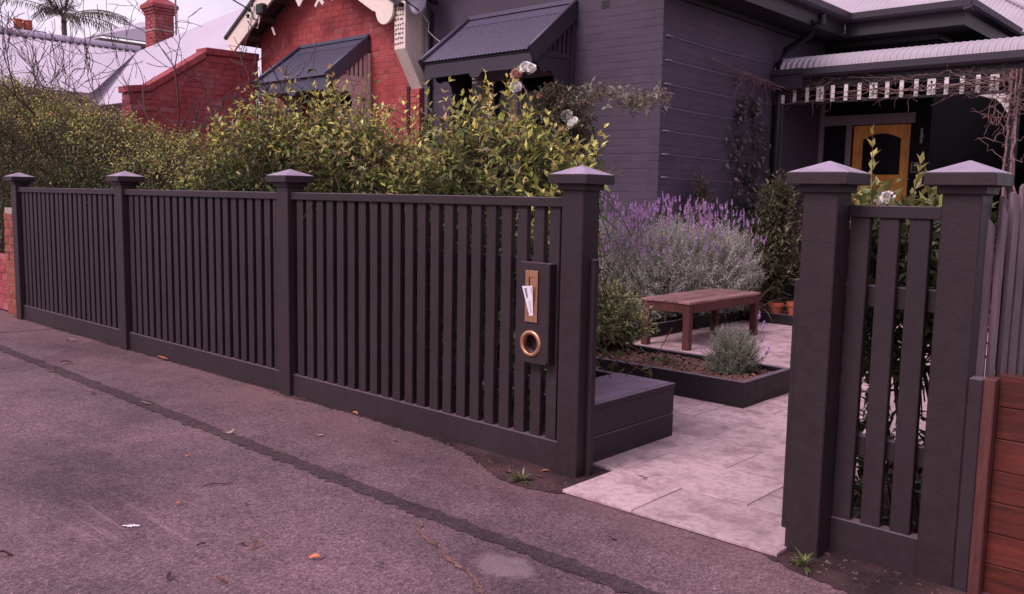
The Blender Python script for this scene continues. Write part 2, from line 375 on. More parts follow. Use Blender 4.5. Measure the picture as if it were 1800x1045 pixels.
def sticks(P0, P1, r0, r1, C=None):
    n = len(P0); D = nrm(P1 - P0); A = nrm(np.cross(D, np.array([0.3, 0.5, 0.81]))); B = np.cross(D, A)
    V = []
    for P, r in ((P0, r0), (P1, r1)):
        r = np.broadcast_to(np.reshape(r, (-1, 1)), (n, 1))
        for k in range(3):
            t = 2 * math.pi * k / 3; V.append(P + (A * math.cos(t) + B * math.sin(t)) * r)
    V = np.stack(V, 1).reshape(-1, 3); b = (np.arange(n) * 6)[:, None]
    F = np.concatenate([b + np.array([[i, (i + 1) % 3, 3 + (i + 1) % 3, 3 + i]]) for i in range(3)], 0)
    return V, F, (np.repeat(C, 6, 0) if C is not None else None)
def cat(*parts):
    Vs, Fs, Cs, o = [], [], [], 0
    for V, F, C in parts: Vs.append(V); Fs.append(F + o); Cs.append(C); o += len(V)
    return np.concatenate(Vs), np.concatenate(Fs), (np.concatenate(Cs) if Cs[0] is not None else None)
def veg(name, VFC, mat, parent=None, loc=None, kind=None):
    base = np.array(loc if loc is not None else (OFF[parent.name] if parent else (0, 0, 0)), float)
    V, F, C = VFC
    return link(name, fast_mesh(name, V - base, F, mat, C), parent, Vector(base), kind or ('stuff' if parent else None))
def jit(c, n, s=0.25): return np.array(c)[None] * np.clip(1 + rng.normal(0, s, (n, 1)), 0.35, 2) * np.clip(1 + rng.normal(0, s * .35, (n, 3)), 0.6, 1.5)
def shoots(tips, dirs, slen, pairs, L, W, old, young, yng, spread=0.9, droop=0.2, stem=(0.10, 0.06, 0.04), sr=0.004):
    """leafy shoots: pairs of leaves up each shoot, new growth at the tip where yng is high. Returns leaves and stems"""
    n = len(tips); dirs = nrm(dirs); sl = np.reshape(np.broadcast_to(slen, (n,)), (n, 1)); bases = tips - dirs * sl
    A = nrm(np.cross(dirs, rng.normal(0, 1, (n, 3)))); B = np.cross(dirs, A); out = []
    old = np.asarray(old); oc = old[rng.integers(0, len(old), n)]; young = np.asarray(young); yc = young[rng.integers(0, len(young), n)]
    up = np.array([0, 0, 1.0])
    for k in range(pairs):
        t = k / max(1, pairs - 1); pos = bases + dirs * sl * t
        ax = A if k % 2 == 0 else B
        for sg in (1, -1):
            d = nrm(dirs * (0.35 + 0.75 * t) + ax * sg * spread * (1.1 - 0.45 * t) + rng.normal(0, 0.22, (n, 3)) - up * droop * (1 - t))
            ll = L * (1.05 - 0.35 * t) * rng.uniform(0.65, 1.2, n)
            f = (np.clip(yng, 0, 1) * np.clip((t - 0.15) / 0.6, 0, 1)).reshape(-1, 1)
            c = (oc * (1 - f) + yc * f) * np.clip(1 + rng.normal(0, 0.22, (n, 1)), 0.4, 1.8)
            out.append(leaves(pos, d, dirs * 0.6 + up * 0.7 + rng.normal(0, 0.2, (n, 3)), ll, ll * W, c, bend=0.22))
    return cat(*out), sticks(bases - dirs * sl * 0.7, tips, sr, 0.0015, np.tile(np.array([stem]), (n, 1)))

OLDG = [(0.056, 0.094, 0.026), (0.086, 0.133, 0.036), (0.038, 0.058, 0.024), (0.125, 0.105, 0.050), (0.070, 0.112, 0.030)]
YNG = [(0.66, 0.60, 0.15), (0.78, 0.72, 0.22), (0.57, 0.50, 0.13), (0.68, 0.44, 0.22), (0.48, 0.54, 0.13)]

# ------------------------------------------------------------------ ground, footpath, path
def struct(o): o['kind'] = 'structure'; return o
g = MB(); g.box(-600, 600, -600, 600, -0.6, -0.10); struct(g.build('ground', M['ground']))
fp = MB()
fp.box(-60, 25, -9, 3.52, -0.10, 0.0)
footpath = struct(fp.build('footpath', M['asphalt']))
gs = MB(); gs.box(-60, 25, 3.521, 40, -0.09, -0.012); struct(gs.build('garden_soil', M['soil']))

def ribbon(name, pts, half, z, mat, parent, wob=0.012, step=0.06, kind='stuff'):
    """thin irregular strip lying on the ground along a polyline"""
    P = []; W = []
    for i in range(len(pts) - 1):
        a, b = np.array(pts[i][:2], float), np.array(pts[i + 1][:2], float); n = max(2, int(np.linalg.norm(b - a) / step))
        for k in range(n + (i == len(pts) - 2)):
            P.append(a + (b - a) * k / n)
    P = np.array(P); T = nrm(np.gradient(P, axis=0)); N = np.stack([-T[:, 1], T[:, 0]], 1)
    m = MB(); vs_ = []; h = half if hasattr(half, '__call__') else (lambda t: half)
    for i, p in enumerate(P):
        t = i / (len(P) - 1); a = p + N[i] * (h(t) + rng.normal(0, wob)); b = p - N[i] * (h(t) + rng.normal(0, wob))
        vs_ += [(a[0], a[1], z), (b[0], b[1], z)]
    m.add(vs_, [(2 * i, 2 * i + 2, 2 * i + 3, 2 * i + 1) for i in range(len(P) - 1)])
    return m.build(name, mat, parent)
ribbon('asphalt_strip', [(-20, 2.74), (-8.4, 2.655), (-5.5, 2.60), (-2.97, 2.555), (-1.9, 2.56), (-1.2, 2.55), (2, 2.53)], 0.047, 0.004, M['trench'], footpath, 0.009, 0.03)
ribbon('crack', [(-2.74, 2.48), (-2.66, 2.40), (-2.59, 2.361), (-2.47, 2.33), (-2.349, 2.277), (-2.2, 2.24), (-2.051, 2.158), (-1.8, 2.03), (-1.5, 1.8)], 0.006, 0.0042, M['mulch'], footpath, 0.004, 0.02)
ribbon('crack', [(-9.36, 2.75), (-9.30, 2.98), (-9.181, 3.47)], 0.008, 0.0042, M['bitumen'], footpath, 0.003, 0.03)
# crumbled bitumen edge along the foot of the fence
fe = [(-10.4, 3.42), (-7.8, 3.41), (-5.4, 3.43), (-5.25, 3.375), (-5.05, 3.395), (-4.9, 3.418), (-4.4, 3.415), (-3.75, 3.40), (-3.5, 3.375), (-3.28, 3.315), (-3.05, 3.20), (-2.863, 3.122), (-2.70, 3.12), (-2.53, 3.17)]
em = MB(); vs_ = []
fx = np.array([p[0] for p in fe]); fy = np.array([p[1] for p in fe]); xs = np.arange(-10.4, -2.50, 0.03)
for x in xs: vs_ += [(x, np.interp(x, fx, fy) + rng.normal(0, 0.008), 0.0045), (x, 3.56, 0.006)]
em.add(vs_, [(2 * i, 2 * i + 2, 2 * i + 3, 2 * i + 1) for i in range(len(xs) - 1)]); em.build('bitumen_edge', M['bitumen'], footpath)
em = MB(); vs_ = []
fe2 = [(-1.50, 3.18), (-1.38, 3.13), (-1.25, 3.10), (-1.05, 3.07), (-0.9, 3.05), (-0.6, 3.04), (0.4, 3.1)]
fx2 = np.array([p[0] for p in fe2]); fy2 = np.array([p[1] for p in fe2]); xs = np.arange(-1.50, 0.4, 0.03)
for x in xs: vs_ += [(x, np.interp(x, fx2, fy2) + rng.normal(0, 0.008), 0.0045), (x, 3.56, 0.006)]
em.add(vs_, [(2 * i, 2 * i + 2, 2 * i + 3, 2 * i + 1) for i in range(len(xs) - 1)]); em.build('bitumen_edge', M['bitumen'], footpath)

def chips(name, pts, z, smin, smax, mat, parent=None, flat=0.35):
    n = len(pts); ang = rng.uniform(0, 2 * math.pi, n); s = rng.uniform(smin, smax, n)
    V = []; 
    for sx, sy, sz in ((1, .55, 0), (-1, .5, 0), (-.9, -.55, 0), (1, -.45, 0), (.7, .3, 1), (-.6, .35, 1), (-.7, -.3, 1), (.6, -.35, 1)):
        x = sx * s; y = sy * s * rng.uniform(.6, 1.1, n)
        V.append(np.stack([pts[:, 0] + x * np.cos(ang) - y * np.sin(ang), pts[:, 1] + x * np.sin(ang) + y * np.cos(ang), z + sz * s * flat * rng.uniform(.5, 1.4, n) + rng.normal(0, .25, n) * s * (sz)], 1))
    V = np.stack(V, 1).reshape(-1, 3); b = (np.arange(n) * 8)[:, None]
    F = np.concatenate([b + np.array([q]) for q in ((4, 5, 6, 7), (0, 1, 5, 4), (1, 2, 6, 5), (2, 3, 7, 6), (3, 0, 4, 7))], 0)
    return veg(name, (V, F, None), mat, parent, None, 'stuff')
n = 700; x = rng.uniform(-5.4, -2.52, n); lo = np.interp(x, fx, fy); y = lo + (3.44 - lo) * rng.random(n) + rng.normal(0, .012, n)
chips('bitumen_crumbs', np.stack([x, y], 1), np.full(n, 0.004), .003, .011, M['bitumen'])
n = 420; x = rng.uniform(-1.5, -0.5, n); lo = np.interp(x, fx2, fy2); y = lo + (3.40 - lo) * rng.random(n) + rng.normal(0, .012, n)
chips('bitumen_crumbs', np.stack([x, y], 1), np.full(n, 0.004), .003, .012, M['bitumen'])
n = 130; x = np.concatenate([rng.uniform(-3.2, -2.55, 70), rng.uniform(-1.45, -.7, 60)]); y = rng.uniform(3.12, 3.38, n)
chips('leaf_crumbs', np.stack([x, y], 1), np.full(n, 0.007), .004, .011, M['bark'])

path = MB(); path.box(-2.528, -1.445, 3.195, 3.5299, -0.02, 0.0035); path.box(-4.83, -1.56, 3.53, 5.0, -0.02, 0.0035); path.box(-4.83, -1.0, 5.0, 12.6, -0.02, 0.0035); path = struct(path.build('path', M['bitumen']))
def paver_mesh(w, d):
    m = MB(); m.box(-w / 2, w / 2, -d / 2, d / 2, 0, 0.016); o = m.build('paver_src', M['paver'], None, 0.0022); me = o.data; bpy.data.objects.remove(o); return me
pw, pd = 0.70, 0.43; pcache = {}
row = 0; y = 3.19
while y < 11.0:
    offx = -2.13 if row % 2 == 0 else -2.49
    right = -1.44 if y < 3.4 else (-1.02 if y > 4.9 else (-1.44 if y < 3.6 else -1.56)); left = (-2.53 if y < 3.5 else -3.25) if y < 4.3 else -4.80
    k = -6
    while offx + k * pw < right:
        a, b = max(left, offx + k * pw), min(right, offx + (k + 1) * pw); k += 1
        if b - a < 0.05: continue
        w = round(b - a - 0.005, 3); key = w
        if key not in pcache: pcache[key] = paver_mesh(w, pd - 0.005)
        o = inst('paver', pcache[key], path, ((a + b) / 2, y + pd / 2, 0.004 + rng.normal(0, 0.0008)))
        o.rotation_euler = (rng.normal(0, .0015), rng.normal(0, .0015), 0)
    y += pd; row += 1

# ------------------------------------------------------------------ brick walls
def brick_mesh(L, H, D, mat, variant):
    r = np.random.default_rng(variant); m = MB(); m.box(-L / 2, L / 2, -D, 0, -H / 2, H / 2)
    m.v = [tuple(np.array(p) + r.normal(0, 0.0006 if H > .0785 else .0018, 3)) for p in m.v]
    o = m.build('brick_src', mat, None, 0.0018 if H > .0785 else 0.0035); me = o.data; bpy.data.objects.remove(o); return me
def brick_wall(part, axis, a, b, fixed, sign, z0, top, openings, mat, n_ind=300, zvis=1.3, proud=0.007, bl=0.228, bh=0.076, j=0.010, vmin=None, header=0.0, course0=0.0, jp=None, jig=0.0012):
    jp = j if jp is None else jp
    """lays bricks over a wall face. axis 'x': wall runs along x at y=fixed, outward normal sign*y; 'y': the same the other way"""
    items = []; r = 0; z = z0 + course0
    while z + bh / 2 < (max(top(a + (b - a) * t) for t in np.linspace(0, 1, 9))):
        u = a - (bl + j) * (0.5 if r % 2 else 0.0)
        while u < b:
            L = bl if random.random() > header else 0.110
            lo, hi = max(u, a), min(u + L, b); u += L + jp
            zc = z + bh / 2
            segs = [(lo, hi)]
            for (oa, ob, oz0, oz1) in openings:
                if zc > oz0 and zc < oz1:
                    ns = []
                    for (p, q) in segs:
                        if q <= oa or p >= ob: ns.append((p, q)); continue
                        if p < oa: ns.append((p, oa))
                        if q > ob: ns.append((ob, q))
                    segs = ns
            for p, q in segs:
                if q - p < 0.03: continue
                if zc + bh / 2 > min(top(p), top(q)): continue
                items.append(((p + q) / 2, zc, q - p))
        z += bh + j; r += 1
    def dist(it):
        P = (it[0], fixed) if axis == 'x' else (fixed, it[0])
        return math.hypot(P[0] - CAM[0], P[1] - CAM[1]) + (100 if it[1] < zvis or (vmin and not vmin(it[0], it[1])) else 0)
    items.sort(key=dist); cache = {}; rest = MB()
    # local brick: face towards -y (axis x, sign -1) ; rotate for the others
    rotz = 0.0 if (axis == 'x' and sign < 0) else (math.pi if axis == 'x' else (math.pi / 2 if sign > 0 else -math.pi / 2))
    for i, (u, zc, L) in enumerate(items):
        pr = proud + rng.normal(0, jig)
        if i < n_ind:
            key = (round(L, 2), random.randint(0, 2))
            if key not in cache: cache[key] = brick_mesh(key[0], bh, 0.02, mat, len(cache) + 11)
            pos = (u, fixed + sign * (pr), zc) if axis == 'x' else (fixed + sign * (pr), u, zc)
            # the mesh has its outer face at local y=-D; shift so the outer face is at the requested depth
            off = 0.02 * -sign
            pos = (pos[0], pos[1] + off, pos[2]) if axis == 'x' else (pos[0] + off, pos[1], pos[2])
            inst('brick', cache[key], part, pos, rotz, (0, rng.normal(0, .003), rotz))
        else:
            d0, d1 = sorted((fixed + sign * pr, fixed - sign * 0.012))
            if axis == 'x': rest.box(u - L / 2, u + L / 2, d0, d1, zc - bh / 2, zc + bh / 2)
            else: rest.box(d0, d1, u - L / 2, u + L / 2, zc - bh / 2, zc + bh / 2)
    if rest.v: rest.build('bricks', mat, part, 0, kind='stuff')
def wall_boxes(m, axis, a, b, d0, d1, z0, z1, openings):
    cuts = sorted({a, b} | {c for o in openings for c in o[:2] if a < c < b})
    for p, q in zip(cuts, cuts[1:]):
        zs = sorted([(o[2], o[3]) for o in openings if o[0] <= (p + q) / 2 <= o[1]]); z = z0
        for (s, e) in zs + [(z1, z1)]:
            if s > z + 1e-4:
                if axis == 'x': m.box(p, q, d0, d1, z, s)
                else: m.box(d0, d1, p, q, z, s)
            z = max(z, e)
    return m

# ------------------------------------------------------------------ front fence
FY = 3.40
PX = [-10.15, -7.665, -5.17, -2.675]       # post centres
PTOP = 1.455
def post(m_parent, xc, yf, w=0.132, d=0.135, top=PTOP, z0=-0.05):
    p = MB(); p.box(xc - w / 2, xc + w / 2, yf, yf + d, z0, top); po = p.build('post', M['render'], m_parent, 0.004)
    yc = yf + d / 2; c = MB(); c.box(xc - .082, xc + .082, yc - .082, yc + .082, top - .018, top + .012)
    h = .118
    vs_ = [(xc - h, yc - h, top + .012), (xc + h, yc - h, top + .012), (xc + h, yc + h, top + .012), (xc - h, yc + h, top + .012),
           (xc - h, yc - h, top + .058), (xc + h, yc - h, top + .058), (xc + h, yc + h, top + .058), (xc - h, yc + h, top + .058), (xc, yc, top + .105)]
    c.add(vs_, [(3, 2, 1, 0), (0, 1, 5, 4), (1, 2, 6, 5), (2, 3, 7, 6), (3, 0, 4, 7), (4, 5, 8), (5, 6, 8), (6, 7, 8), (7, 4, 8)])
    c.build('post_cap', M['render'], po, 0.003)
    return po
slat_cache = {}
def slat(parent, x, yf, z0, z1, w=0.069, t=0.034):
    key = (round(z1 - z0, 3), w)
    if key not in slat_cache:
        m = MB(); m.box(-w / 2, w / 2, 0, t, 0, key[0]); o = m.build('s', M['fence'], None, 0.0025); slat_cache[key] = o.data; bpy.data.objects.remove(o)
    o = inst('slat', slat_cache[key], parent, (x, yf + rng.normal(0, .0012), z0)); o.rotation_euler = (0, rng.normal(0, .0014), rng.normal(0, .01)); return o
fence = thing('front_fence', 'long charcoal picket fence with four capped posts along the footpath, left of the gateway', 'fence', (-6.4, FY, 0))
for xc in PX: post(fence, xc, FY)
for i in range(3):
    a, b = PX[i] + 0.066, PX[i + 1] - 0.066
    r = MB(); r.box(a, b, FY + .022, FY + .092, 1.352, 1.402); r.build('top_rail', M['fence'], fence, 0.004)
    r = MB(); r.box(a, b, FY + .030, FY + .085, -0.05, 0.157); r.build('base_board', M['fence'], fence, 0.004)
    for z in (0.42, 1.045): r = MB(); r.box(a, b, FY + .076, FY + .114, z - .04, z + .04); r.build('mid_rail', M['fence'], fence, 0.003)
    n = 21; pitch = (b - a) / (n + 0.38)
    for k in range(n): slat(fence, a + pitch * (k + 0.72), FY + .040, 0.157, 1.352)
s = MB(); s.box(PX[3] + .0662, PX[3] + .092, FY + .07, FY + .11, 0.0, 1.10); s.build('gate_stop', M['fence'], fence, 0.003)

fence2 = thing('short_fence', 'short charcoal fence panel of three slats between two capped posts, right of the gateway', 'fence', (-1.15, 3.38, 0))
post(fence2, -1.388, 3.285, 0.135); post(fence2, -0.918, 3.385, 0.132)
a, b = -1.3205, -0.984
for nm, z0, z1, y0, y1 in (('top_rail', 1.345, 1.392, 3.40, 3.47), ('base_board', -0.05, 0.150, 3.40, 3.455), ('mid_rail', 1.00, 1.085, 3.445, 3.483), ('mid_rail', 0.41, 0.49, 3.445, 3.483)):
    r = MB(); r.box(a, b, y0, y1, z0, z1); r.build(nm, M['fence'], fence2, 0.003)
for xs_ in (-1.2835, -1.170, -1.058): slat(fence2, xs_, 3.409, 0.150, 1.345, 0.074)
s = MB(); s.box(-1.388 - .092, -1.388 - .0677, 3.30, 3.40, 0.09, 1.10); s.build('gate_stop', M['fence'], fence2, 0.003)

# ------------------------------------------------------------------ letterbox
lb = thing('letterbox', 'charcoal letterbox board with a brass slot and round brass ring fixed to the fence slats', 'letterbox', (-2.90, FY, 0.8))
LY = 3.385
t = NT('b'); 
m = MB(); rad = .049
# board with a real round hole
cx, cz = -2.912, 0.652; x0, x1, z0, z1 = -3.002, -2.800, 0.552, 1.068
N = 32; outer = []; inner = []
for k in range(N):
    a = 2 * math.pi * k / N; dx, dz = math.cos(a), math.sin(a)
    inner.append((cx + rad * dx, cz + rad * dz))
    tt = min([((x1 - cx) / dx) if dx > 1e-6 else 9, ((x0 - cx) / dx) if dx < -1e-6 else 9, (.11 / dz) if dz > 1e-6 else 9, ((z0 - cz) / dz) if dz < -1e-6 else 9])
    outer.append((cx + dx * tt, cz + dz * tt))
for yy in (LY, LY + .05):
    o = len(m.v); m.v += [(p[0], yy, p[1]) for p in outer] + [(p[0], yy, p[1]) for p in inner]
    for k in range(N):
        q = (o + k, o + (k + 1) % N, o + N + (k + 1) % N, o + N + k); m.f.append(q if yy == LY else q[::-1])
for k in range(N):
    m.f.append((N + k, N + (k + 1) % N, 3 * N + (k + 1) % N, 3 * N + k))
# corner fills
for sx, ang in ((x0, (0.5, 1.0)), (x1, (0, .5))): pass
m.build('board', M['fence'], lb)
ztop = cz + .11
m = MB(); m.box(x0, x1, LY, LY + .05, z0, z0 + 0.0101 if False else z0 + .004); 
m = MB(); m.box(x0, x1, LY, LY + .05, ztop + .0002, z1); m.build('board', M['fence'], lb)
m = MB(); m.box(x0 + .002, x1 + .006, LY + .0525, LY + .09, z0 + .01, z1 - .005); m.box(x1 - .002, x1 + .004, LY + .001, LY + .09, z0 + .003, z1 - .001)
m.build('box_body', M['fence'], lb, 0.002)
m = MB(); m.lathe((cx, LY - .003, cz), [(.049, .03), (.0485, -.003), (.051, -.006), (.064, -.006), (.069, -.003), (.070, .003)], 40, 'y'); m.build('brass_ring', M['brass'], lb, smooth=True)
m = MB()
px0, px1, pz0, pz1 = -2.949, -2.867, 0.764, 1.029
wall_boxes(m, 'x', px0, px1, LY - .009, LY - .0025, pz0, pz1, [(px0 + .022, px1 - .018, pz0 + .035, pz1 - .035)]); m.build('brass_plate', M['brass'], lb, 0.0015)
m = MB(); m.box(px0 + .0225, px1 - .0185, LY - .0065, LY - .0028, pz0 + .036, pz1 - .036); m.build('slot_flap', M['brass'], lb, 0.001)
m = MB(); m.box(px0 + .024, px0 + .030, LY - .0075, LY - .0067, pz0 + .04, pz1 - .036); m.build('slot_gap', M['black'], lb)
letter = thing('letter', 'white printed envelope sticking out of the brass letter slot', 'letter', (-2.91, LY - .01, 0.87))
m = MB(); q = [(-2.952, 0.948), (-2.884, 0.955), (-2.892, 0.800), (-2.916, 0.797)]
m.add([(p[0], LY - .030 + .02 * (k in (2, 3)), p[1]) for k, p in enumerate(q)] + [(p[0] + .001, LY - .0275 + .02 * (k in (2, 3)), p[1]) for k, p in enumerate(q)], [(0, 1, 2, 3), (7, 6, 5, 4), (0, 4, 5, 1), (1, 5, 6, 2), (2, 6, 7, 3), (3, 7, 4, 0)])
m.build('envelope', M['paper'], letter)
def on_letter(u, v): # u across 0..1, v down 0..1
    A, B, Cc, D_ = [np.array((p[0], p[1])) for p in q]; p = (A + (B - A) * u) * (1 - v) + (D_ + (Cc - D_) * u) * v; return (p[0], LY - .0312 + .02 * v, p[1])
m = MB()
for k in range(7):
    v0 = .07 + .048 * k; m.add([on_letter(.18, v0), on_letter(.42, v0), on_letter(.45, v0 + .034), on_letter(.22, v0 + .034)], [(0, 1, 2, 3)])
m.build('print', M['ink'], letter)
m = MB()
for k in range(6):
    v0 = .05 + .04 * k; m.add([on_letter(.80, v0), on_letter(.95, v0), on_letter(.95, v0 + .018), on_letter(.80, v0 + .018)], [(0, 1, 2, 3)])
for k in range(12):
    v0 = .50 + .036 * k; m.add([on_letter(.40, v0), on_letter(.72, v0), on_letter(.72, v0 + .016), on_letter(.40, v0 + .016)], [(0, 1, 2, 3)])
m.build('small_print', M['inkpale'], letter)

# ------------------------------------------------------------------ timber seat, planters, bench
seat = thing('box_seat', 'low charcoal timber box seat just inside the gateway against the fence', 'bench seat', (-2.9, 4.0, 0))
m = MB()
for (z0, z1) in ((0.02, 0.158), (0.163, 0.300)):
    b = MB(); b.box(-2.705, -2.672, 3.615, 4.405, z0, z1); b.build('board', M['seat'], seat, 0.003)
for (z0, z1) in ((0.02, 0.158), (0.163, 0.300)):
    b = MB(); b.box(-3.9, -2.7055, 4.372, 4.404, z0, z1); b.build('board', M['seat'], seat, 0.003)
for (xa, xb) in ((-3.085, -2.889), (-2.884, -2.703), (-2.6985, -2.668)):
    b = MB(); b.box(xa, xb, 3.60, 4.412, 0.302, 0.335); b.build('lid_plank', M['seat'], seat, 0.003)
b = MB(); b.box(-4.3, -3.09, 4.365, 4.410, 0.296, 0.334); b.build('edge_board', M['seat'], seat, 0.003)

def planter(name, label, x0, x1, y0, y1, h, t=0.045, left_open=False):
    r = thing(name, label, 'planter', ((x0 + x1) / 2, (y0 + y1) / 2, 0))
    for bx in ((x0, x1, y0, y0 + t), (x0, x1, y1 - t, y1), (x1 - t, x1, y0 + t + .0005, y1 - t - .0005), (x0, x0 + t, y0 + t + .0005, y1 - t - .0005)):
        b = MB(); b.box(*bx, 0.0, h); b.build('board', M['planter'], r, 0.003)
    s_ = MB(); nx, ny = 24, 8; vs_ = []
    for i in range(nx + 1):
        for jj in range(ny + 1):
            vs_.append((x0 + t + (x1 - x0 - 2 * t) * i / nx, y0 + t + (y1 - y0 - 2 * t) * jj / ny, h - .055 + rng.normal(0, .01)))
    s_.add(vs_, [(i * (ny + 1) + k, (i + 1) * (ny + 1) + k, (i + 1) * (ny + 1) + k + 1, i * (ny + 1) + k + 1) for i in range(nx) for k in range(ny)])
    s_.build('soil', M['soil'], r)
    return r
pl1 = planter('planter_box', 'long low black timber planter with bark mulch and a small lavender', -5.0, -2.70, 5.335, 6.07, 0.195)
n = 3600; pts = np.stack([rng.uniform(-4.9, -2.76, n), rng.uniform(5.39, 6.02, n)], 1); chips('bark_mulch', pts, 0.143 + rng.random(n) * .025, .005, .020, M['mulch'], pl1, 0.3)
pl2 = planter('planter_box', 'low black timber edged bed against the dark house, behind the red bench', -6.4, -4.80, 6.9, 9.35, 0.15)
pl3 = planter('planter_box', 'low black timber bed holding terracotta pots beside the verandah', -5.35, -3.75, 9.3005 + .06, 10.6, 0.135)
n = 500; pts = np.stack([rng.uniform(-5.3, -3.8, n), rng.uniform(9.42, 10.5, n)], 1); chips('bark_mulch', pts, 0.085 + rng.random(n) * .02, .008, .03, M['mulch'], pl3, 0.3)

bench = thing('garden_bench', 'low red-brown slatted timber bench on the pale paving', 'bench', (-4.42, 7.72, 0))
bz = 0.468; bx0, bx1, by0, by1 = -4.665, -4.125, 7.015, 8.42
for k in range(4):
    w = (bx1 - bx0) / 4; b = MB(); b.box(bx0 + w * k + .003, bx0 + w * (k + 1) - .003, by0, by1, bz - .022, bz + rng.normal(0, .001)); b.build('seat_plank', M['bench'], bench, 0.003)
for (x, y) in ((bx1 - .045, by0 + .045), (bx1 - .045, by1 - .045), (bx0 + .045, by0 + .045), (bx0 + .045, by1 - .045)):
    b = MB(); b.box(x - .034, x + .034, y - .034, y + .034, 0.018, bz - .0225); b.build('leg', M['bench_leg'], bench, 0.004)
for (xa, xb, ya, yb) in ((bx1 - .025, bx1 - .003, by0 + .08, by1 - .08), (bx0 + .003, bx0 + .025, by0 + .08, by1 - .08), (bx0 + .08, bx1 - .08, by0 + .012, by0 + .034), (bx0 + .08, bx1 - .08, by1 - .034, by1 - .012)):
    b = MB(); b.box(xa, xb, ya, yb, bz - .105, bz - .023); b.build('apron', M['bench_leg'], bench, 0.003)

def pot(label, x, y, z, r, h, plant=None):
    p = thing('terracotta_pot', label, 'plant pot', (x, y, z))
    m = MB(); m.lathe((x, y, z), [(0.01, 0.0), (r * .70, 0.0), (r * .9, h * .78), (r, h * .78), (r * 1.02, h), (r * .88, h), (r * .84, h * .86), (0.01, h * .86)], 24); m.build('pot', M['terracotta'], p, smooth=False)
    return p
pot('small round terracotta pot with grass on the low black bed', -4.20, 9.47, 0.085, .115, .19)
pot('small terracotta pot tucked behind the strappy plant beside the bench', -4.46, 9.50, 0.085, .09, .15)
pot('tall terracotta pot half hidden by the left gatepost of the short fence', -4.28, 10.15, 0.085, .20, .72)

# ------------------------------------------------------------------ neighbour's timber wall and grey palings at the right
rw = thing('timber_wall', 'low red-brown timber board wall beside the right end of the short fence', 'fence', (0.0, 3.45, 0))
b = MB(); b.box(-0.800, -0.762, 3.375, 3.45, -0.05, 0.795); b.build('post', M['bench_leg'], rw, 0.004)
b = MB(); b.box(-0.8505, -0.8005, 3.38, 3.45, -0.05, 0.79); b.build('post', M['fence'], rw, 0.004)
z = 0.0
for k in range(7):
    h = 0.114; b = MB(); b.box(-0.7615, 2.2, 3.43 + rng.normal(0, .0025), 3.475, z + .0006, z + h - .0006); b.build('board', M['redboard'], rw, 0.0022); z += h + .0015
pf = thing('paling_fence', 'tall weathered grey paling fence running back beside the short fence', 'fence', (-0.70, 6.5, 0))
pc = []
for vtx in range(4):
    m = MB(); w = .092; r_ = np.random.default_rng(vtx + 40)
    m.add([(0, -w / 2, 0), (.016, -w / 2, 0), (.016, w / 2, 0), (0, w / 2, 0), (0, -w / 2, 1), (.016, -w / 2, 1), (.016, w / 2, .985 + r_.normal(0, .012)), (0, w / 2, .985)],
          [(3, 2, 1, 0), (4, 5, 6, 7), (0, 1, 5, 4), (1, 2, 6, 5), (2, 3, 7, 6), (3, 0, 4, 7)])
    o = m.build('p', M['paling'], None, 0.003); pc.append(o.data); bpy.data.objects.remove(o)
y = 3.53; k = 0
while y < 12.5:
    h = min(1.375 + max(0, (y - 3.5)) * 0.27, 1.95) + rng.normal(0, .016)
    o = inst('paling', pc[k % 4], pf, (-0.862 + (0.018 if k % 2 else 0.0), y, 0.0), 0, (rng.normal(0, .008), 0, rng.normal(0, .04)), (1, 1, h)); y += 0.078; k += 1
b = MB(); b.box(-.915, -.865, 3.55, 12.5, 1.05, 1.12); b.box(-.915, -.865, 3.55, 12.5, 0.35, 0.42); b.build('rail', M['paling'], pf, 0.003)

# ------------------------------------------------------------------ dark house
XH, YH = -5.404, 8.387
house = thing('dark_house', 'charcoal painted brick house with awning window, iron roof and verandah', 'house', (-5.4, 11, 0))
WIN = (-8.62, -6.86, 1.15, 3.02)
wf = MB(); wall_boxes(wf, 'x', -9.23, XH - .0, YH, YH + .22, 0, 3.68, [WIN]); wf.prism([(-9.23, 3.6805), (XH, 3.6805), (XH, 3.9), (-7.3, 5.2), (-9.23, 4.2)], 'y', YH + .002, YH + .2)
wf = wf.build('wall', M['house'], house)
brick_wall(wf, 'x', -9.22, XH + .004, YH, -1, 0.0, lambda u: 3.67, [WIN, (-6.245, -6.135, 3.56, 3.65)], M['house'], 300, 1.5, 0.0020, bl=.2365, bh=.0805, j=.0055, jp=.0015, jig=.0007, course0=0.02)
ws = MB(); ws.box(XH - .2, XH, YH + .2205, 11.02, 0, 3.68); ws = ws.build('wall', M['house'], house)
brick_wall(ws, 'y', YH - .004, 11.02, XH, 1, 0.0, lambda u: 3.67, [], M['house'], 300, 1.35, 0.0022, bl=.2365, bh=.0805, j=.0055, jp=.0015, jig=.0007, course0=0.02)
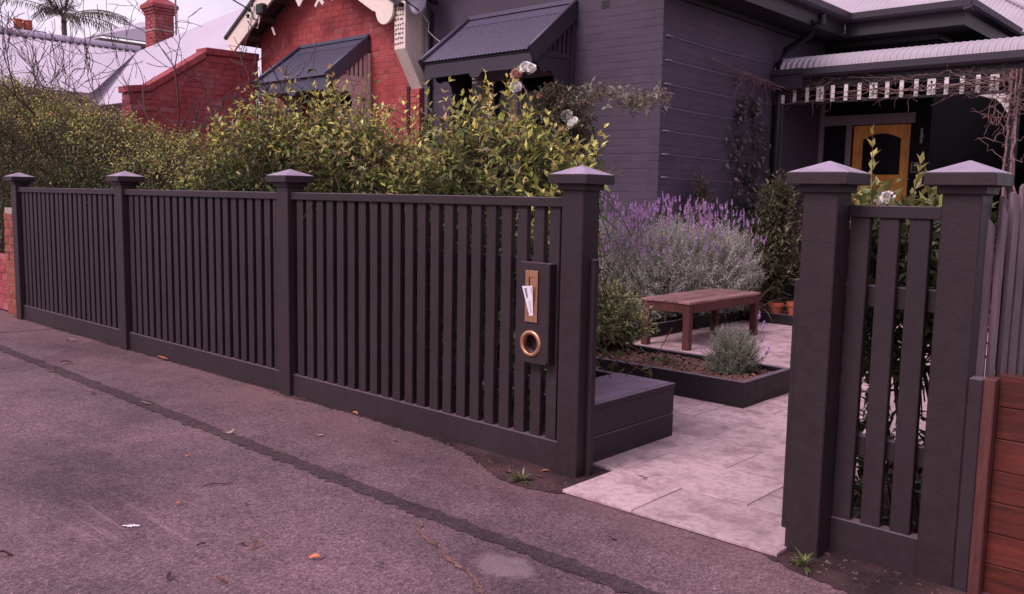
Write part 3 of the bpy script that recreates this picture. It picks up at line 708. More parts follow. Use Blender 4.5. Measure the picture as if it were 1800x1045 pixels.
# rear part, hall wall, return wall
w = MB(); w.box(XH - .2, XH - .01, 11.021, 12.7, 0, 3.68); w.build('wall', M['house'], house)
DO = (-4.955, -4.155, 0.45, 2.50); SL = (-5.36, -5.03, 0.45, 2.50)
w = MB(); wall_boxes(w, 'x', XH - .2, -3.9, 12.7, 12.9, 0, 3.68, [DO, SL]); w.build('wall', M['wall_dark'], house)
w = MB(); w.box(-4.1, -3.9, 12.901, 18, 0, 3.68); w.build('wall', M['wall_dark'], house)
w = MB(); w.box(-3.899, -0.8, 17.8, 18, 0, 3.68); w.box(-0.84, -0.78, 12.6, 17.79, 0.0, 3.3); w.build('wall', M['wall_dark'], house)  # added end and side walls, closing the passage so the recess stays dark
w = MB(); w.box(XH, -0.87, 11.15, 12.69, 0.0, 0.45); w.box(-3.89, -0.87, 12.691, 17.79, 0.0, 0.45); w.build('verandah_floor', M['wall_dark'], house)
# vent
v = MB()
for k in range(3): v.box(-6.245, -6.137, YH - .006, YH + .03, 3.563 + k * .03, 3.575 + k * .03)
for k in range(6): v.box(-6.243 + k * .019, -6.236 + k * .019, YH - .004, YH + .03, 3.560, 3.648)
v.build('air_vent', M['trim_dark'], house)
# tie wires on the side wall and patches of damp paint
for zz in (3.18, 2.92, 2.665, 2.41, 2.155, 1.90, 1.645):
    tb = MB(); tb.tube([(XH + .03, 8.44, zz), (XH + .024, 9.6, zz - .012), (XH + .03, 10.85, zz)], 0.0024, 5); wo = tb.build('trellis_wire', M['wire'], house)
    e = MB(); e.tube([(XH + .002, 8.44, zz), (XH + .030, 8.44, zz), (XH + .032, 8.46, zz), (XH + .03, 8.53, zz)], 0.009, 8); e.build('eye_bolt', M['wire'], wo)
    e = MB(); e.tube([(XH + .004, 10.85, zz), (XH + .034, 10.85, zz)], 0.008, 8); e.build('eye_bolt', M['wire'], wo)
# window
wnd = MB(); x0, x1, z0, z1 = WIN; wy0, wy1 = YH + .055, YH + .135
wall_boxes(wnd, 'x', x0, x1, wy0, wy1, z0, z1, [(x0 + .09, -8.20, z0 + .09, z1 - .10), (-8.06, -7.70, z0 + .09, z1 - .10), (-7.56, x1 - .09, z0 + .09, z1 - .10)])
wnd = wnd.build('window', M['window_paint'], house, 0.004)
for (a, b) in ((x0 + .09, -8.20), (-8.06, -7.70), (-7.56, x1 - .09)):
    gm = MB(); gm.box(a, b, YH + .10, YH + .106, z0 + .09, z1 - .10); gm.build('pane', M['glass'], wnd)
    fm = MB(); wall_boxes(fm, 'x', a, b, YH + .085, YH + .099, z0 + .09, z1 - .10, [(a + .035, b - .035, z0 + .13, z0 + 1.0), (a + .035, b - .035, z0 + 1.035, z1 - .14)]); fm.build('sash', M['window_paint'], wnd)
sm = MB(); sm.box(x0 - .05, x1 + .05, YH - .06, YH + .05, z0 - .07, z0 - .002); sm.build('window_sill', M['house_trim'], house, 0.005)

def corrugated(a, b, fn, pitch=0.076, amp=0.009, spp=8, name='roof_sheet', mat=None, parent=None, steps=2, thick=True):
    """sheet whose ribs run up the slope: fn(u) -> list of (point, normal) from the eave up"""
    nu = int((b - a) / pitch * spp); V = []; k = None
    us = [a + (b - a) * i / nu for i in range(nu + 1)]
    rows = []
    for u in us:
        pr = fn(u); o = amp * math.cos(2 * math.pi * (u - a) / pitch)
        rows.append([(p[0] + n_[0] * o, p[1] + n_[1] * o, p[2] + n_[2] * o) for p, n_ in pr])
    k = len(rows[0]); m = MB(); m.v = [p for r_ in rows for p in r_]
    m.f = [(i * k + j_, (i + 1) * k + j_, (i + 1) * k + j_ + 1, i * k + j_ + 1) for i in range(nu) for j_ in range(k - 1)]
    return m.build(name, mat, parent, 0, True)

def awning(parent, xb0, xb1, xf0, xf1, yw, yf, zr, ze, iron, trim, panel, corr, slats_col):
    """window hood: sheet, rake boards, scalloped fascia, slatted side panels with cut brackets"""
    r = parent
    dz, dy = zr - ze, yw - yf; ln = math.hypot(dz, dy); nn = (0, -dz / ln, dy / ln)
    def fn(u):
        t = (u - 0); return [((xf0 + (xf1 - xf0) * t, yf - .03, ze - .03 * dz / dy), nn), ((xb0 + (xb1 - xb0) * t, yw - .005, zr), nn)]
    W = (xf1 - xf0)
    if corr:
        corrugated(0, 1, fn, 0.06 / W * 1.0, 0.006, 6, 'roof_sheet', iron, r)
        m = MB(); m.slab([(xf0, yf - .015, ze - .045), (xf1, yf - .015, ze - .045), (xb1, yw - .006, zr - .022), (xb0, yw - .006, zr - .022)], .012); m.build('underside', trim, r)
    else:
        m = MB(); m.slab([(xf0, yf - .04, ze - .03), (xf1, yf - .04, ze - .03), (xb1, yw - .006, zr), (xb0, yw - .006, zr)], .015); m.build('roof_sheet', iron, r)
    m = MB(); m.slab([(xb0, yw - .16, zr - .16 * dz / dy + .012), (xb1, yw - .16, zr - .16 * dz / dy + .012), (xb1, yw - .004, zr + .012), (xb0, yw - .004, zr + .012)], .01); m.box(xb0, xb1, yw - .03, yw - .003, zr + .013, zr + .06); m.build('flashing', iron, r)
    for (xf, xb, sg) in ((xf0, xb0, -1), (xf1, xb1, 1)):
        m = MB(); m.bar((xf + sg * .018, yf - .03, ze - .085), (xb + sg * .018, yw - .004, zr - .06), .035, .19); m.build('rake_board', trim, r, 0.004)
        m = MB(); m.tube([(xf + sg * .012, yf - .05, ze + .0), (xb + sg * .012, yw - .006, zr + .04)], .024, 8); m.build('edge_roll', iron, r, smooth=True)
    # fascia with stepped, scalloped lower edge
    H = .17; pts = [(0, 0), (1, 0), (1, -H - .09), (.965, -H - .09), (.95, -H - .04), (.92, -H - .01), (.56, -H), (.545, -H - .035), (.53, -H - .055), (.47, -H - .055), (.455, -H - .035), (.44, -H), (.08, -H - .01), (.05, -H - .04), (.035, -H - .09), (0, -H - .09)]
    m = MB(); m.prism([(xf0 + (xf1 - xf0) * p[0], ze - .045 + p[1]) for p in pts], 'y', yf, yf + .028); m.build('fascia', trim, r, 0.002)
    zrail = ze - .03
    for (xf, sg) in ((xf0 + .02, 1), (xf1 - .055, -1)):
        x_ = xf; d = dy
        m = MB(); m.box(x_, x_ + .035, yf + .03, yw - .03, zrail - .035, zrail + .035); m.box(x_ - .004, x_ + .045, yw - .05, yw - .002, zrail - 1.35, zr - .22); m.build('side_frame', panel, r, 0.003)
        prof = [(0.035, -1.25), (0.52, -1.25), (0.56, -.85), (.50, -.62), (.44, -.48), (.42, -.34), (.46, -.24), (.54, -.19), (.62, -.20), (.70, -.23), (.77, -.21), (.82, -.15), (.88, -.12), (.94, -.11), (.965, -.036), (.035, -.036)]
        m = MB(); m.prism([(yw - p[0] * d, zrail + p[1]) for p in prof], 'x', x_ + .006, x_ + .030); m.build('side_bracket', panel, r, 0.002)
        for k in range(7):
            t = .12 + .105 * k; yy = yw - t * d; ztop = zr - t * dz - .13
            if ztop - zrail < .06: continue
            m = MB(); m.box(x_ + .010, x_ + .026, yy - .026, yy + .026, zrail + .036, ztop); m.build('side_slat', panel, r, 0.002)
aw = thing('window_awning', 'dark charcoal corrugated awning over the window of the dark house', 'awning', (-7.5, YH, 3.3))
awning(aw, -8.36, -6.62, -8.375, -6.60, YH - .008, 7.59, 3.66, 3.065, M['iron_dark'], M['house_trim'], M['house_trim'], True, None)

# downpipes, dish, cable
dp = MB(); dp.tube([(-9.12, YH - .06, 0.0), (-9.12, YH - .06, 3.9)], .045, 10)
for z in (0.9, 1.9, 2.9): dp.tube([(-9.12, YH - .06, z), (-9.12, YH - .06, z + .03)], .052, 10)
dp.build('downpipe', M['house_trim'], house, smooth=True)
dp = MB(); dp.tube([(XH + .055, 11.10, 0.0), (XH + .055, 11.10, 3.2), (XH + .12, 11.12, 3.36), (-4.98, 11.2, 3.55), (-4.93, 11.2, 3.72)], .045, 10); dp.build('downpipe', M['trim_dark'], house, smooth=True)
dish = thing('satellite_dish', 'grey satellite dish on the wall between the two houses', 'satellite dish', (-9.12, 8.28, 3.8))
m = MB(); prof = [(0.0, .06), (.08, .054), (.14, .034), (.18, .008), (.20, -.012), (.20, -.02), (.18, .0), (.14, .026), (0.0, .052)]
m.lathe((0, 0, 0), prof, 28, 'y'); m.v = [(-8.96 + p[0], 8.0 + p[1], 4.02 + p[2] * 1.35) for p in m.v]; m.build('reflector', M['iron_dark'], dish, smooth=True)
m = MB(); m.tube([(-8.97, 8.06, 4.0), (-8.99, 8.25, 3.98), (-9.0, 8.38, 3.98)], .02, 8); m.tube([(-8.97, 8.05, 3.81), (-8.97, 7.75, 3.92)], .010, 6); m.box(-8.99, -8.95, 7.70, 7.76, 3.90, 3.96); m.build('mount', M['trim_dark'], dish)
cb = MB(); cb.tube([(-8.95, 8.06, 3.78), (-9.02, 8.25, 3.70), (-9.05, 8.27, 3.60), (-8.94, 8.29, 3.50), (-8.83, 8.30, 3.43), (-8.45, 8.36, 3.25)], .008, 6); tag(cb.build('cable', M['cable'], None, smooth=True), 'thin white cable drooping from the satellite dish across the dark wall', 'cable')

# roofs: A over the front room, B and C over the hall
SL_ = 0.59; nl = math.hypot(1, SL_)
def roofA(u):
    v0 = max(0.0, u - 12.24); v1 = max(2.4, v0 + .02); n_ = (SL_ / nl, 0, 1 / nl); return [((-4.88 - v, u, 3.955 + SL_ * v), n_) for v in (v0, v1)]
corrugated(7.9, 14.6, roofA, mat=M['iron'], parent=house)
def roofA2(u): n_ = (-SL_ / nl, 0, 1 / nl); return [((-9.3 + v, u, 4.19 + SL_ * v), n_) for v in (0, 2.02)]
corrugated(7.9, 14.6, roofA2, mat=M['iron'], parent=house)
def roofB(u):
    v0 = max(0.0, -4.9 - u); v1 = max(min(3.0, -3.4 - u), v0 + .005); n_ = (0, -SL_ / nl, 1 / nl); return [((u, 12.22 + v, 3.955 + SL_ * v), n_) for v in (v0, v1)]
corrugated(-7.8, -3.42, roofB, mat=M['iron'], parent=house)
def roofC(u):
    v1 = max(.01, min(3.0, u - 12.24)); n_ = (SL_ / nl, 0, 1 / nl); return [((-3.38 - v, u, 3.955 + SL_ * v), n_) for v in (0, v1)]
corrugated(12.25, 19.0, roofC, mat=M['iron'], parent=house)
def roofD(u): n_ = (0, -SL_ / nl, 1 / nl); return [((u, 14.6 + v, 3.905 + SL_ * v), n_) for v in (0, 3.6)]
corrugated(-7.0, 1.2, roofD, mat=M['iron'], parent=house)
hc = MB(); hc.tube([(-5.0, 17.2, 5.47), (-3.859, 15.841, 4.67), (-3.515, 15.432, 4.43), (-2.7, 14.46, 3.86)], .05, 8); hc.build('ridge_cap', M['iron'], house, smooth=True)
hc = MB()
for k in range(28): p_ = Vector((-4.3, 16.37, 4.955)).lerp(Vector((-2.9, 14.70, 3.985)), k / 28); q_ = Vector((-4.3, 16.37, 4.955)).lerp(Vector((-2.9, 14.70, 3.985)), (k + .5) / 28); d_ = Vector((.03, -.045, -.01)); hc.bar(p_ + d_, q_ + d_, .02, .035)
hc.build('ridge_scallops', M['black'], house, kind='stuff')
hc = MB(); hc.tube([(-3.40, 12.24, 3.975), (-6.4, 15.24, 3.975 + SL_ * 3)], .05, 8); hc.tube([(-6.4, 15.24, 3.975 + SL_ * 3), (-6.4, 19, 3.975 + SL_ * 3)], .05, 8); hc.build('ridge_cap', M['iron'], house, smooth=True)
# eaves: soffit, fascia, gutters
e = MB(); e.box(XH + .001, -4.97, 7.9, 12.24, 3.66, 3.70); e.box(XH - .0, -3.45, 12.241, 12.699, 3.66, 3.70); e.box(-3.899, -3.45, 12.70, 18, 3.66, 3.70); e.build('soffit', M['trim_dark'], house)
e = MB(); e.box(XH + .002, XH + .05, 8.3, 12.2, 3.60, 3.659); e.box(XH + .06, -3.88, 12.64, 12.698, 3.58, 3.659); e.box(-3.898, -3.85, 12.701, 18, 3.58, 3.659); e.build('eave_mould', M['trim_dark'], house, 0.006)
gp = [(0, 0), (.09, .02), (.115, .05), (.118, .13), (.105, .13), (.10, .06), (.0, .04)]
def gutter(m, p0, p1, out):
    """ogee gutter swept along a straight run"""
    p0, p1, out = Vector(p0), Vector(p1), Vector(out); n_ = len(gp)
    vs_ = [p + out * q[0] + Vector((0, 0, q[1])) for p in (p0, p1) for q in gp]
    m.add(vs_, [tuple(range(n_)), tuple(range(n_, 2 * n_))[::-1]] + [(i, (i + 1) % n_, n_ + (i + 1) % n_, n_ + i) for i in range(n_)])
gt = MB(); gutter(gt, (-4.97, 7.9, 3.825), (-4.97, 12.24, 3.825), (1, 0, 0)); gutter(gt, (-4.86, 12.27, 3.825), (-3.36, 12.27, 3.825), (0, -1, 0)); gutter(gt, (-3.45, 12.16, 3.825), (-3.45, 18, 3.825), (1, 0, 0)); gt.build('gutter', M['house_trim'], house)
e = MB(); e.box(-4.998, -4.971, 7.9, 12.24, 3.70, 3.93); e.box(-4.97, -3.45, 12.272, 12.30, 3.70, 3.93); e.box(-3.48, -3.4505, 12.301, 18, 3.70, 3.93); e.build('fascia', M['trim_dark'], house)
e = MB(); e.tube([(-4.93, 11.42, 3.70), (-4.93, 11.42, 3.83)], .035, 8); e.build('gutter_pop', M['house_trim'], house)

# verandah
ver = thing('verandah', 'corrugated bullnose verandah with white picket frieze at the front door', 'verandah', (-3.6, 11.1, 0))
prof = [(11.07, 3.085), (11.085, 3.15), (11.13, 3.205), (11.20, 3.245), (11.30, 3.275), (11.45, 3.295), (11.8, 3.33), (12.68, 3.42)]
pn = []
for i in range(len(prof)):
    a, b = prof[max(0, i - 1)], prof[min(len(prof) - 1, i + 1)]; dy, dz = b[0] - a[0], b[1] - a[1]; l_ = math.hypot(dy, dz); pn.append((0, -dz / l_, dy / l_))
corrugated(-5.385, -0.87, lambda u: [((u, p[0], p[1]), n_) for p, n_ in zip(prof, pn)], 0.076, 0.016, 8, 'roof_sheet', M['iron'], ver)
m = MB(); gutter(m, (-4.98, 11.11, 2.965), (-0.87, 11.11, 2.965), (0, -1, 0)); m.build('gutter', M['house_trim'], ver)
m = MB(); m.box(-5.39, -4.985, 10.97, 11.12, 3.03, 3.10); m.box(-5.39, -4.985, 11.0, 11.12, 2.85, 3.029); m.build('gutter_return', M['house_trim'], ver)
m = MB(); m.box(-5.38, -0.87, 11.112, 11.20, 2.87, 3.08); m.build('beam', M['trim_dark'], ver, 0.004)
m = MB(); m.box(-5.33, -0.87, 11.135, 11.175, 2.655, 2.690); m.box(-5.33, -0.87, 11.13, 11.18, 2.842, 2.868); m.build('frieze_rail', M['trim_dark'], ver, 0.002)
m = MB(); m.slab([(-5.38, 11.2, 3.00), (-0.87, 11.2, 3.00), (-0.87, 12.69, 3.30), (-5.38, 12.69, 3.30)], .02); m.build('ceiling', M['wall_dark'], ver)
m = MB(); m.box(-5.375, -5.275, 11.12, 11.20, 0.45, 2.87); m.build('post', M['house_trim'], ver, 0.006)
m = MB(); m.box(-2.60, -2.50, 11.115, 11.205, 0.0, 2.868); m.build('post', M['trim_dark'], ver, 0.006)
FLEUR = ["...X...", "..XXX..", "..XXX..", "...X...", ".X.X.X.", "XX.X.XX", "X.XXX.X", "...X...", "..XXX..", "...X...", ".XXXXX.", "...X...", "...X...", "...X..."]
def fret_picket(x):
    m = MB(); W_, H_ = .092, .186; x0_ = x - W_ / 2; zt = 2.868; nc, nr = 9, 18; cw, ch = W_ / nc, H_ / nr
    for r_ in range(nr):
        c = 0
        while c < nc:
            hole = 2 <= r_ < 16 and 1 <= c < 8 and FLEUR[r_ - 2][c - 1] == 'X'
            if hole: c += 1; continue
            c1 = c
            while c1 < nc and not (2 <= r_ < 16 and 1 <= c1 < 8 and FLEUR[r_ - 2][c1 - 1] == 'X'): c1 += 1
            m.box(x0_ + c * cw, x0_ + c1 * cw, 11.12, 11.134, zt - (r_ + 1) * ch, zt - r_ * ch); c = c1
    return m.build('fretwork_picket', M['white'], ver)
pk = [(-5.285, .040, .11), (-5.125, .042, .186), (-4.955, .044, .186)]
x = -4.785; i = 0
for (xx, w_, h_) in pk:
    m = MB(); m.box(xx - w_ / 2, xx + w_ / 2, 11.118, 11.134, 2.682, 2.682 + h_); m.build('picket', M['white'], ver, 0.002)
while x > -99 and x < -0.95:
    if i % 4 == 0: fret_picket(x)
    else:
        m = MB(); m.box(x - .024, x + .024, 11.110, 11.128, 2.672, 2.872); m.build('picket', M['white'] if x < -2.75 else M['frame_grey'], ver, 0.002)
    x += .168; i += 1
m = MB(); m.prism([(-2.605, 2.65), (-2.605, 2.42), (-2.64, 2.46), (-2.68, 2.53), (-2.74, 2.59), (-2.84, 2.62), (-2.95, 2.65)], 'y', 11.14, 11.17); m.build('bracket', M['white'], ver, 0.002)

# front door
door = thing('front_door', 'orange varnished timber front door with an arched dark glass panel', 'door', (-4.55, 12.72, 0.45))
dx0, dx1, dz0, dz1 = -4.945, -4.165, 0.45, 2.49
gx0, gx1, gz0, gz1 = dx0 + .13, dx1 - .12, 1.80, 2.30
N = 12; arch = [(gx0 + (gx1 - gx0) * k / N, gz1 + .075 * math.sin(math.pi * k / N)) for k in range(N + 1)]
m = MB(); m.box(dx0, gx0, 12.735, 12.78, dz0, dz1); m.box(gx1, dx1, 12.735, 12.78, dz0, dz1); m.box(gx0, gx1, 12.735, 12.78, dz0, gz0)
m.prism([(gx0, dz1)] + arch + [(gx1, dz1)], 'y', 12.735, 12.78); m.build('door_leaf', M['doorwood'], door)
m = MB(); m.box(gx0, gx1, 12.755, 12.762, gz0, gz1 + .08); m.build('glass', M['glass'], door)
m = MB()
for (a, b) in ((dx0 + .10, (dx0 + dx1) / 2 - .04), ((dx0 + dx1) / 2 + .04, dx1 - .10)): m.box(a, b, 12.726, 12.734, dz0 + .2, 1.55)
m.build('door_panel', M['doorwood'], door, 0.004)
m = MB(); m.tube([((dx0 + dx1) / 2, 12.733, 1.68), ((dx0 + dx1) / 2, 12.70, 1.68)], .018, 8); m.box((dx0 + dx1) / 2 - .014, (dx0 + dx1) / 2 + .014, 12.722, 12.734, 1.63, 1.74); m.build('knocker', M['black'], door)
m = MB(); m.box(-5.42, -4.10, 12.66, 12.71, 2.50, 2.64); m.box(-5.03, -4.96, 12.66, 12.72, 0.45, 2.499); m.box(-5.42, -5.36, 12.64, 12.71, 0.45, 2.95)
m.build('door_frame', M['frame_grey'], house, 0.004)
m = MB(); m.box(-5.36, -5.03, 12.74, 12.75, 0.45, 2.5); m.build('sidelight', M['glass'], house)
plq = thing('number_plaque', 'small dark framed number plaque on the shaded wall beside the door', 'sign', (-4.03, 12.69, 1.9))
m = MB(); wall_boxes(m, 'x', -4.115, -3.925, 12.675, 12.688, 1.83, 1.965, [(-4.105, -3.935, 1.84, 1.955)]); m.build('frame', M['frame_grey'], plq)
m = MB(); m.box(-4.105, -3.935, 12.68, 12.688, 1.84, 1.955); m.build('plate', M['black'], plq)
m = MB(); m.lathe((-4.065, 12.678, 1.925), [(0.0, -.001), (.012, -.001), (.012, .002)], 12, 'y'); m.bar((-4.03, 12.678, 1.93), (-3.975, 12.678, 1.925), .004, .010); m.bar((-3.978, 12.678, 1.925), (-4.005, 12.678, 1.865), .004, .009); m.build('numerals', M['white'], plq)
lt = thing('wall_fitting', 'slim grey wall fitting on the shaded verandah wall right of the door', 'wall fitting', (-4.0, 12.69, 2.3))
m = MB(); m.tube([(-4.0, 12.66, 2.22), (-4.0, 12.66, 2.42)], .018, 8); m.box(-4.02, -3.98, 12.665, 12.698, 2.30, 2.34); m.build('bracket', M['frame_grey'], lt)

# ------------------------------------------------------------------ red brick house
red = thing('red_house', 'red brick house with cream gable barge boards and blue-grey window awning', 'house', (-11.4, 9, 0))
XR0, XR1 = -13.33, -9.46; PK = (-11.5, 5.15)
WR = (-12.05, -10.55, 1.1, 2.95)
def rtop(u): return 3.95 + 0.59 * min(u - XR0, XR1 + .45 - u) if True else 4
w = MB(); wall_boxes(w, 'x', XR0, XR1, YH + .012, YH + .22, 0, 3.85, [WR]); w.prism([(XR0, 3.851), (XR1, 3.851), (XR1, 4.0), (-11.4, 5.1), (XR0, 4.0)], 'y', YH + .013, YH + .21)
w = w.build('wall', M['mortar_red'], red)
brick_wall(w, 'x', XR0, XR1, YH + .012, -1, 0.0, lambda u: min(rtop(u), 4.5), [WR, (-10.12, -9.98, 3.55, 3.64), (-12.75, -12.60, 3.35, 3.44)], M['brick_red'], 300, 1.9, 0.004, header=0.22, course0=.03)
v = MB()
for (a, b, zz) in ((-10.12, -9.98, 3.55), (-12.75, -12.60, 3.35)):
    for k in range(2): v.box(a, b, YH + .016, YH + .04, zz + .012 + k * .04, zz + .03 + k * .04)
v.build('air_vent', M['mortar_red'], red)
x0, x1, z0, z1 = WR; m = MB(); wall_boxes(m, 'x', x0, x1, YH + .06, YH + .14, z0, z1, [(x0 + .08, -11.36, z0 + .08, z1 - .08), (-11.27, x1 - .08, z0 + .08, z1 - .08)]); wd = m.build('window', M['mauve'], red, 0.003)
for (a, b) in ((x0 + .08, -11.36), (-11.27, x1 - .08)):
    m = MB(); m.box(a, b, YH + .10, YH + .106, z0 + .08, z1 - .08); m.build('pane', M['glass'], wd)
m = MB(); m.box(x0 - .06, x1 + .06, YH - .06, YH + .06, z0 - .08, z0 - .001); m.build('window_sill', M['cream'], red, 0.004)
aw2 = thing('window_awning', 'blue-grey painted awning with cream slatted sides on the red brick house', 'awning', (-11.3, YH, 3.3))
awning(aw2, -12.16, -10.46, -12.19, -10.40, YH + .0, 7.62, 3.665, 3.085, M['iron_blue'], M['iron_blue'], M['mauve'], False, None)
# gable: roof, barge boards, soffit
YG = 7.98
m = MB(); m.slab([(-13.72, YG - .05, 3.955), (-11.5, YG - .05, 5.265), (-11.5, 14, 5.265), (-13.72, 14, 3.955)], .05); m.slab([(-9.25, YG - .05, 3.94), (-11.499, YG - .05, 5.265), (-11.499, 14, 5.265), (-9.25, 14, 3.94)], .05); m.build('roof', M['trim_dark'], red)
m = MB(); m.slab([(-13.66, YG + .04, 3.87), (-11.5, YG + .04, 5.15), (-11.5, YH + .01, 5.15), (-13.66, YH + .01, 3.87)], .02)
m.slab([(-13.66, YH + .011, 3.87), (-13.335, YH + .011, 4.06), (-13.335, 14, 4.06), (-13.66, 14, 3.87)], .02); m.build('soffit', M['brownboard'], red)
for k in range(5):
    m = MB(); a = .15 + k * .42; m.box(-13.5 + a, -13.46 + a, YG + .05, YH + .008, 3.87 + a * .59 - .06, 3.87 + a * .59 + .02); m.build('rafter_batten', M['brownboard'], red)
m = MB(); m.prism([(-13.67, 3.93), (-13.52, 3.655), (-13.44, 3.72), (-11.5, 4.87), (-11.5, 5.21)], 'y', YG - .02, YG + .018); m.build('barge_board', M['cream'], red, 0.003)
lob = [(-11.499, 5.21), (-11.499, 4.87), (-9.86, 3.915)] + [(-9.60 + .185 * math.cos(a), 3.90 + .20 * math.sin(a)) for a in np.linspace(math.pi * 1.02, math.pi * 2.05, 12)] + [(-9.36, 3.985)]
m = MB(); m.prism(lob, 'y', YG - .02, YG + .018); m.build('barge_board', M['cream'], red, 0.003)
m = MB()
m.prism([(-11.70, 4.30), (-11.63, 4.20), (-11.60, 4.19), (-11.52, 4.27), (-11.36, 4.32), (-11.25, 4.35), (-11.25, 4.44), (-11.45, 4.41), (-11.66, 4.40)], 'y', YG - .01, YG + .015)
m.bar((-11.20, YG, 4.14), (-11.02, YG, 4.33), .05, .025, (0, 1, 0)); m.bar((-11.20, YG + .001, 4.33), (-11.00, YG + .001, 4.15), .05, .025, (0, 1, 0))
m.prism([(-10.83, 4.20), (-10.79, 4.17), (-10.70, 4.25), (-10.60, 4.45), (-10.68, 4.48), (-10.78, 4.32)], 'y', YG - .01, YG + .015)
m.prism([(-11.72, 4.42), (-10.6, 4.42), (-10.6, 4.46), (-11.72, 4.46)], 'y', YG - .008, YG + .012)
m.build('gable_fretwork', M['cream'], red, 0.003)
# vermiculated corbel of the party wall
cor = MB(); cor.prism([(8.02, 4.3), (8.02, 3.36), (8.33, 2.86), (8.386, 2.86), (8.386, 4.3)], 'x', -9.458, -9.235); cor = cor.build('party_wall_corbel', M['cream'], red, 0.005)
vm = MB()
for r_ in range(13):
    for c in range(4):
        xx = -9.425 + c * .046 + rng.normal(0, .004); zz = 3.44 + r_ * .062 + rng.normal(0, .004)
        a = rng.uniform(-.5, .5); vm.bar((xx - .014, 8.017, zz - a * .02), (xx + .014, 8.017, zz + a * .02), .006, .014, (0, 0, 1))
        vm.bar((xx + rng.normal(0, .006), 8.0172, zz - .018), (xx + rng.normal(0, .006), 8.0172, zz + .006), .007, .006, (0, 1, 0))
vm.build('vermiculation', M['brownboard'], cor)
m = MB(); m.box(-9.44, -9.25, 8.30, 8.386, 0, 2.858); pil = m.build('pilaster', M['mortar_red'], red)
brick_wall(pil, 'x', -9.44, -9.25, 8.30, -1, 0, lambda u: 2.85, [], M['brick_red'], 40, 1.3, header=.2)
m = MB(); m.tube([(-9.52, YH - .04, 0), (-9.52, YH - .04, 2.9)], .035, 8); m.build('downpipe', M['trim_dark'], red)
# service cables and meter box on the barge board
jb = thing('junction_box', 'black cable junction box on the cream barge board of the red house', 'junction box', (-12.55, YG, 4.2))
m = MB(); m.box(-12.62, -12.44, YG - .13, YG - .021, 4.17, 4.34); m.build('case', M['black'], jb, 0.02)
m = MB(); m.tube([(-12.58, YG - .07, 4.17), (-12.60, YG - .08, 4.05), (-12.66, YG - .07, 3.98)], .012, 6); m.tube([(-12.50, YG + .1, 4.0), (-12.46, YG + .12, 3.88)], .018, 6); m.build('conduit', M['cream'], jb)
svc = thing('service_cable', 'black service cable with insulators anchored on the left barge board', 'cable', (-12.85, YG, 4.3))
m = MB(); m.tube([(-12.86, YG - .06, 4.28), (-13.0, YG - .5, 4.5), (-14.0, YG - 3.0, 5.6), (-19, YG - 9, 8.5)], .012, 6); m.tube([(-12.86, YG - .06, 4.28), (-12.80, YG - .05, 4.14), (-12.68, YG - .05, 4.12), (-12.58, YG - .07, 4.2)], .010, 6)
m.tube([(-12.95, YG - .06, 4.13), (-12.85, YG - .06, 4.02), (-12.7, YG - .06, 4.0), (-12.6, YG - .06, 4.08)], .009, 6); m.build('wires', M['black'], svc)
m = MB()
for (xx, zz) in ((-12.88, 4.29), (-12.93, 4.20), (-12.82, 4.36)): m.lathe((xx, YG - .07, zz), [(0, -.03), (.03, -.03), (.02, -.01), (.03, .01), (.02, .03), (0, .03)], 10)
m.build('insulator', M['black'], svc)
# wing wall of the next verandah
wing = thing('wing_wall', 'dark red brick wing wall with sloping coping beside the white roof', 'wall', (-13.45, 7.2, 0))
yt = [6.17, 6.49, 7.44, 7.45, 8.38]; zt = [2.86, 2.90, 3.52, 3.58, 3.60]
m = MB(); m.prism([(6.17, 0), (8.38, 0), (8.38, 3.60), (7.45, 3.58), (7.44, 3.52), (6.49, 2.90), (6.17, 2.86)], 'x', -13.66, -13.41); wm = m.build('wall', M['mortar_red'], wing)
brick_wall(wm, 'y', 6.17, 8.38, -13.41, 1, 0, lambda u: float(np.interp(u, yt, zt)), [], M['brick_wing'], 300, 1.6, 0.006, header=.15, course0=.03)
brick_wall(wm, 'x', -13.66, -13.41, 6.17, -1, 0, lambda u: 2.85, [], M['brick_wing'], 60, 1.6, 0.008, course0=.03)
m = MB()
m.prism([(6.13, 2.862), (6.48, 2.902), (7.42, 3.522), (7.42, 3.64), (6.47, 3.01), (6.13, 2.96)], 'x', -13.70, -13.37); m.prism([(7.421, 3.582), (8.386, 3.602), (8.386, 3.71), (7.421, 3.69)], 'x', -13.70, -13.37); m.build('coping', M['brick_wing'], wing, 0.008)

# ------------------------------------------------------------------ distant roofs, chimneys, palm
nb = thing('white_roof_house', 'pale house with a big white corrugated iron roof behind the bare branches', 'house', (-19, 9, 0))
def roofN(u): n_ = (.43, 0, .9); return [((-16.4, u, 3.10), n_), ((-19.0, u, 4.36), n_)]
def roofN1(u):
    t = max(0, (u - 6.85) / 2.1); n_ = (.43, 0, .9); t = min(t, .97); return [((-16.4 - 2.6 * t, u, 3.10 + 1.26 * t), n_), ((-19.0, u, 4.36), n_)]
corrugated(2.0, 9.0, roofN1, 0.076, 0.007, 6, 'roof_sheet', M['farroof'], nb)
def P2(x, y_): return (x, y_, 4.33 + .5 * (y_ - 8.92))
def roofN2(u):   # street-facing slope, hip running up to the right
    n_ = (0, -.447, .894); yt_ = 8.93 + max(0.0, (u + 19.0)) * 0.488; y0_ = 6.9; return [((u, y0_, 4.336 + .718 * (y0_ - 8.93)), n_), ((u, yt_, 4.336 + .718 * (yt_ - 8.93)), n_)]
corrugated(-19.0, -14.2, roofN2, 0.076, 0.007, 6, 'roof_sheet', M['farroof'], nb)
m = MB(); m.tube([(-19, 2, 4.40), (-19, 9.0, 4.40)], .07, 8); m.build('ridge_cap', M['farroof'], nb, smooth=True)
m = MB()
